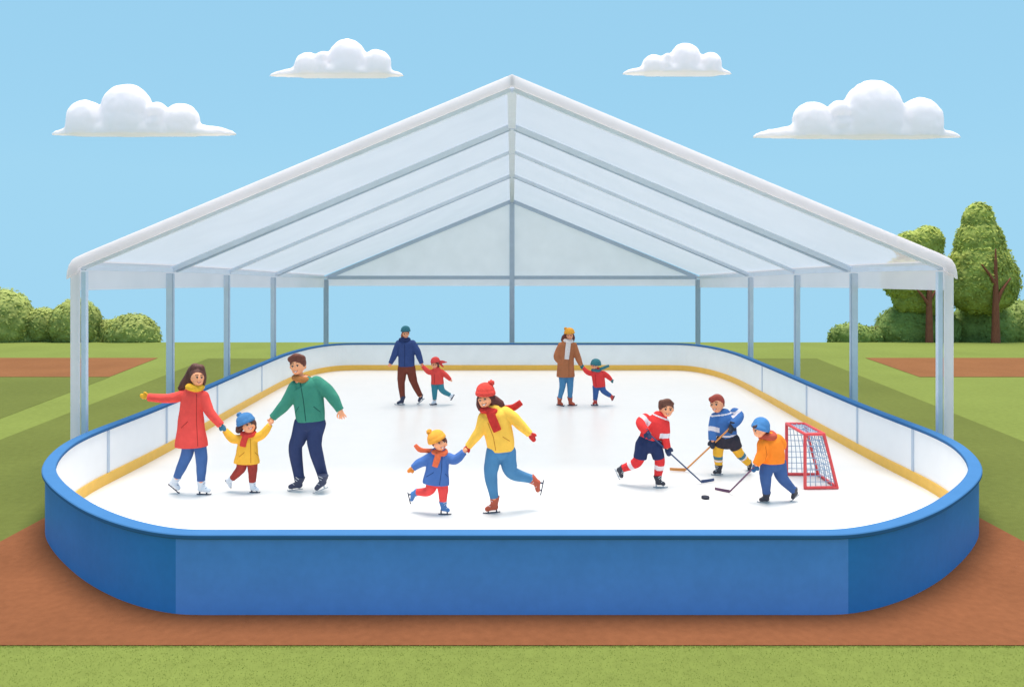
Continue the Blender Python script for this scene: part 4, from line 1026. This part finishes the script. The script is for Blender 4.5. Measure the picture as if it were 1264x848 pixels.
p.leg(l1, [15, 13, 11, 8]); p.leg(l2, [15, 13, 11, 8])
p.finish_body()
p.face([(296, 240), (308, 239)], [], ((297, 250), (307, 249), 3), (90, 52, 44), er=2)
p.hair((96, 56, 46), [([(318, 236, 6), (322, 246, 5)], 0, 1)])
coat = p.garment('jacket', [([(311, 260), (312, 280), (315, 305), (316, 332)], [20, 28, 30, 32], .66, R_, FL), (aL, [14, 13, 12, 9], .95, R_, FL), (aR, [14, 13, 12, 9], .95, R_, FL)], [cloth((226, 84, 78))])
p.line('jacket_zip', coat, [[(302, 285), (302, 330)]], .9, cloth((140, 45, 45)))
p.garment('trousers', [(l1, [18, 15, 13, 10], [.72, .88, 1, 1], FL, FL), (l2, [18, 15, 13, 10], [.72, .88, 1, 1], FL, FL)], [cloth((66, 142, 160))])
h = p.hat(284, 228, 328, 222, 26, knit((228, 86, 84)))
mb = MB(); p.T(mb, [(322, 222), (340, 224), (362, 226)], [6, 8, 3], fd=.4); p.T(mb, [(322, 228), (336, 240), (346, 250)], [5, 6, 3], fd=.4); mb.blob('hat_tie', [knit((228, 86, 84))], h, voxel=FV, it=2)
p.skate((302, 406), (304, 420), (290, 424), (314, 432), (281, 435), white_boot, blade_d, 10, 8, 'flat')
p.skate((378, 386), (388, 384), (378, 398), (400, 384), (386, 410), white_boot, blade_d, 10, 8, 'air', dz=14)
p = Person(Z4, 'woman in long brown coat, white scarf and orange hat far back', 'skaters on the ice', 438, FV).start(945)
p.head(960, 95, 18, 22, .1, neck=(953, 128), ears=False)
p.T(p.body, [(952, 126), (945, 180), (943, 245)], [18, 26, 24], fd=.62)
aL = [(920, 144, 2), (902, 180, 0), (898, 205, -6), (922, 234, -14)]; aR = [(980, 144, 2), (993, 180, 0), (1003, 208, -2), (1016, 240, -4)]
p.arm(aL, [13, 12, 11, 9]); p.arm(aR, [13, 12, 11, 9]); p.hand(920, 232, .6, .6, 16, dz=-12, curl=.6); p.hand(1016, 238, .2, .9, 18, dz=-4, curl=.6)
l1 = [(926, 290), (926, 335, -2), (922, 360, -2), (912, 400)]; l2 = [(962, 290), (963, 335, -2), (963, 360, -2), (962, 398)]
p.leg(l1, [17, 14, 12, 10]); p.leg(l2, [17, 14, 12, 10])
p.finish_body()
p.face([(953, 97), (967, 97)], [], ((955, 107), (966, 106), 3), (88, 50, 44), er=2.2)
p.hair((96, 52, 46), [([(944, 88, 8), (932, 104, 11), (926, 118, 9)], 4, .9), ([(976, 90, 6), (980, 106, 7), (978, 120, 6)], 4, .9)])
coat = p.garment('coat', [([(951, 120), (949, 145), (944, 190), (941, 240), (941, 297)], [26, 37, 38, 41, 45], .62, R_, FL), (aL, [17, 16, 15, 12], .95, R_, FL), (aR, [17, 16, 15, 11], .95, R_, FL)], [cloth((176, 116, 80))])
p.line('coat_zip', coat, [[(962, 160), (957, 230), (957, 296)]], .9, cloth((112, 70, 48)))
p.garment('leggings', [(l1, [20, 16, 14, 11], [.72, .88, 1, 1], FL, FL), (l2, [20, 16, 14, 11], [.72, .88, 1, 1], FL, FL)], [cloth((82, 142, 186))])
p.scarf(953, 122, 25, 22, knit((248, 246, 244)), tails=[([(955, 128, 13), (951, 165, 13), (946, 212, 12)], -26, .3)])
p.hat(934, 86, 984, 84, 28, knit((242, 180, 72)), (940, 62, 7))
p.mitten(1014, 234, .3, .9, 24, knit((62, 128, 140)), dz=-4)
p.skate((912, 400), (906, 422), (926, 430), (896, 434), (932, 441), rust_boot, blade_d, 13, 9, 'flat')
p.skate((962, 398), (960, 424), (984, 429), (950, 437), (994, 438), rust_boot, blade_d, 13, 9, 'flat')
p = Person(Z4, 'little child in red jacket, blue trousers, teal hat and teal flying scarf', 'skaters on the ice', 438, FV).start(1100)
p.head(1082, 243, 18, 19, -.2, neck=(1092, 270), ears=False)
p.T(p.body, [(1093, 268), (1100, 300), (1102, 322)], [14, 19, 17], fd=.66)
aL = [(1076, 280, 2), (1056, 278, 0), (1042, 270, -2), (1026, 252, -4)]; aR = [(1124, 280, 2), (1140, 290, 2), (1150, 298, 2), (1164, 312, 2)]
p.arm(aL, [11, 10, 9, 7]); p.arm(aR, [11, 10, 9, 7]); p.hand(1027, 254, -.3, -.8, 14, dz=-6, curl=.6); p.hand(1163, 311, .5, .7, 14, dz=2, curl=.4)
l1 = [(1089, 340), (1088, 368, -3), (1087, 385, -3), (1085, 408)]; l2 = [(1116, 340), (1124, 362), (1136, 374, 4), (1158, 388, 12)]
p.leg(l1, [15, 13, 11, 9]); p.leg(l2, [15, 13, 11, 9])
p.finish_body()
p.face([(1075, 245), (1088, 244)], [], ((1077, 255), (1087, 254), 3), (90, 52, 44), er=2)
p.hair((90, 52, 44), [])
coat = p.garment('jacket', [([(1092, 264), (1096, 285), (1102, 315), (1105, 346)], [22, 30, 31, 31], .66, R_, FL), (aL, [14, 13, 12, 9], .95, R_, FL), (aR, [14, 13, 12, 9], .95, R_, FL)], [cloth((228, 72, 72))])
p.line('jacket_zip', coat, [[(1086, 285), (1090, 344)]], .9, cloth((140, 45, 45)))
p.garment('trousers', [(l1, [18, 15, 13, 11], [.72, .88, 1, 1], FL, FL), (l2, [18, 15, 13, 11], [.72, .88, 1, 1], FL, FL)], [cloth((66, 104, 164))])
p.scarf(1090, 264, 24, 18, knit((74, 140, 152)), tails=[([(1104, 262, 8), (1128, 252, 8), (1154, 242, 7)], -6, .4)])
p.hat(1063, 236, 1113, 240, 30, knit((66, 134, 146)))
p.mitten(1160, 308, .5, .8, 20, knit((70, 136, 146)), dz=2)
p.skate((1085, 408), (1090, 422), (1074, 426), (1100, 436), (1068, 438), mat('skate_red', (196, 72, 66), .95, rough=.5), blade_d, 11, 8, 'flat')
p.skate((1158, 388), (1168, 392), (1166, 406), (1182, 390), (1172, 412), MATS['skate_red'], blade_d, 10, 8, 'air', dz=12)
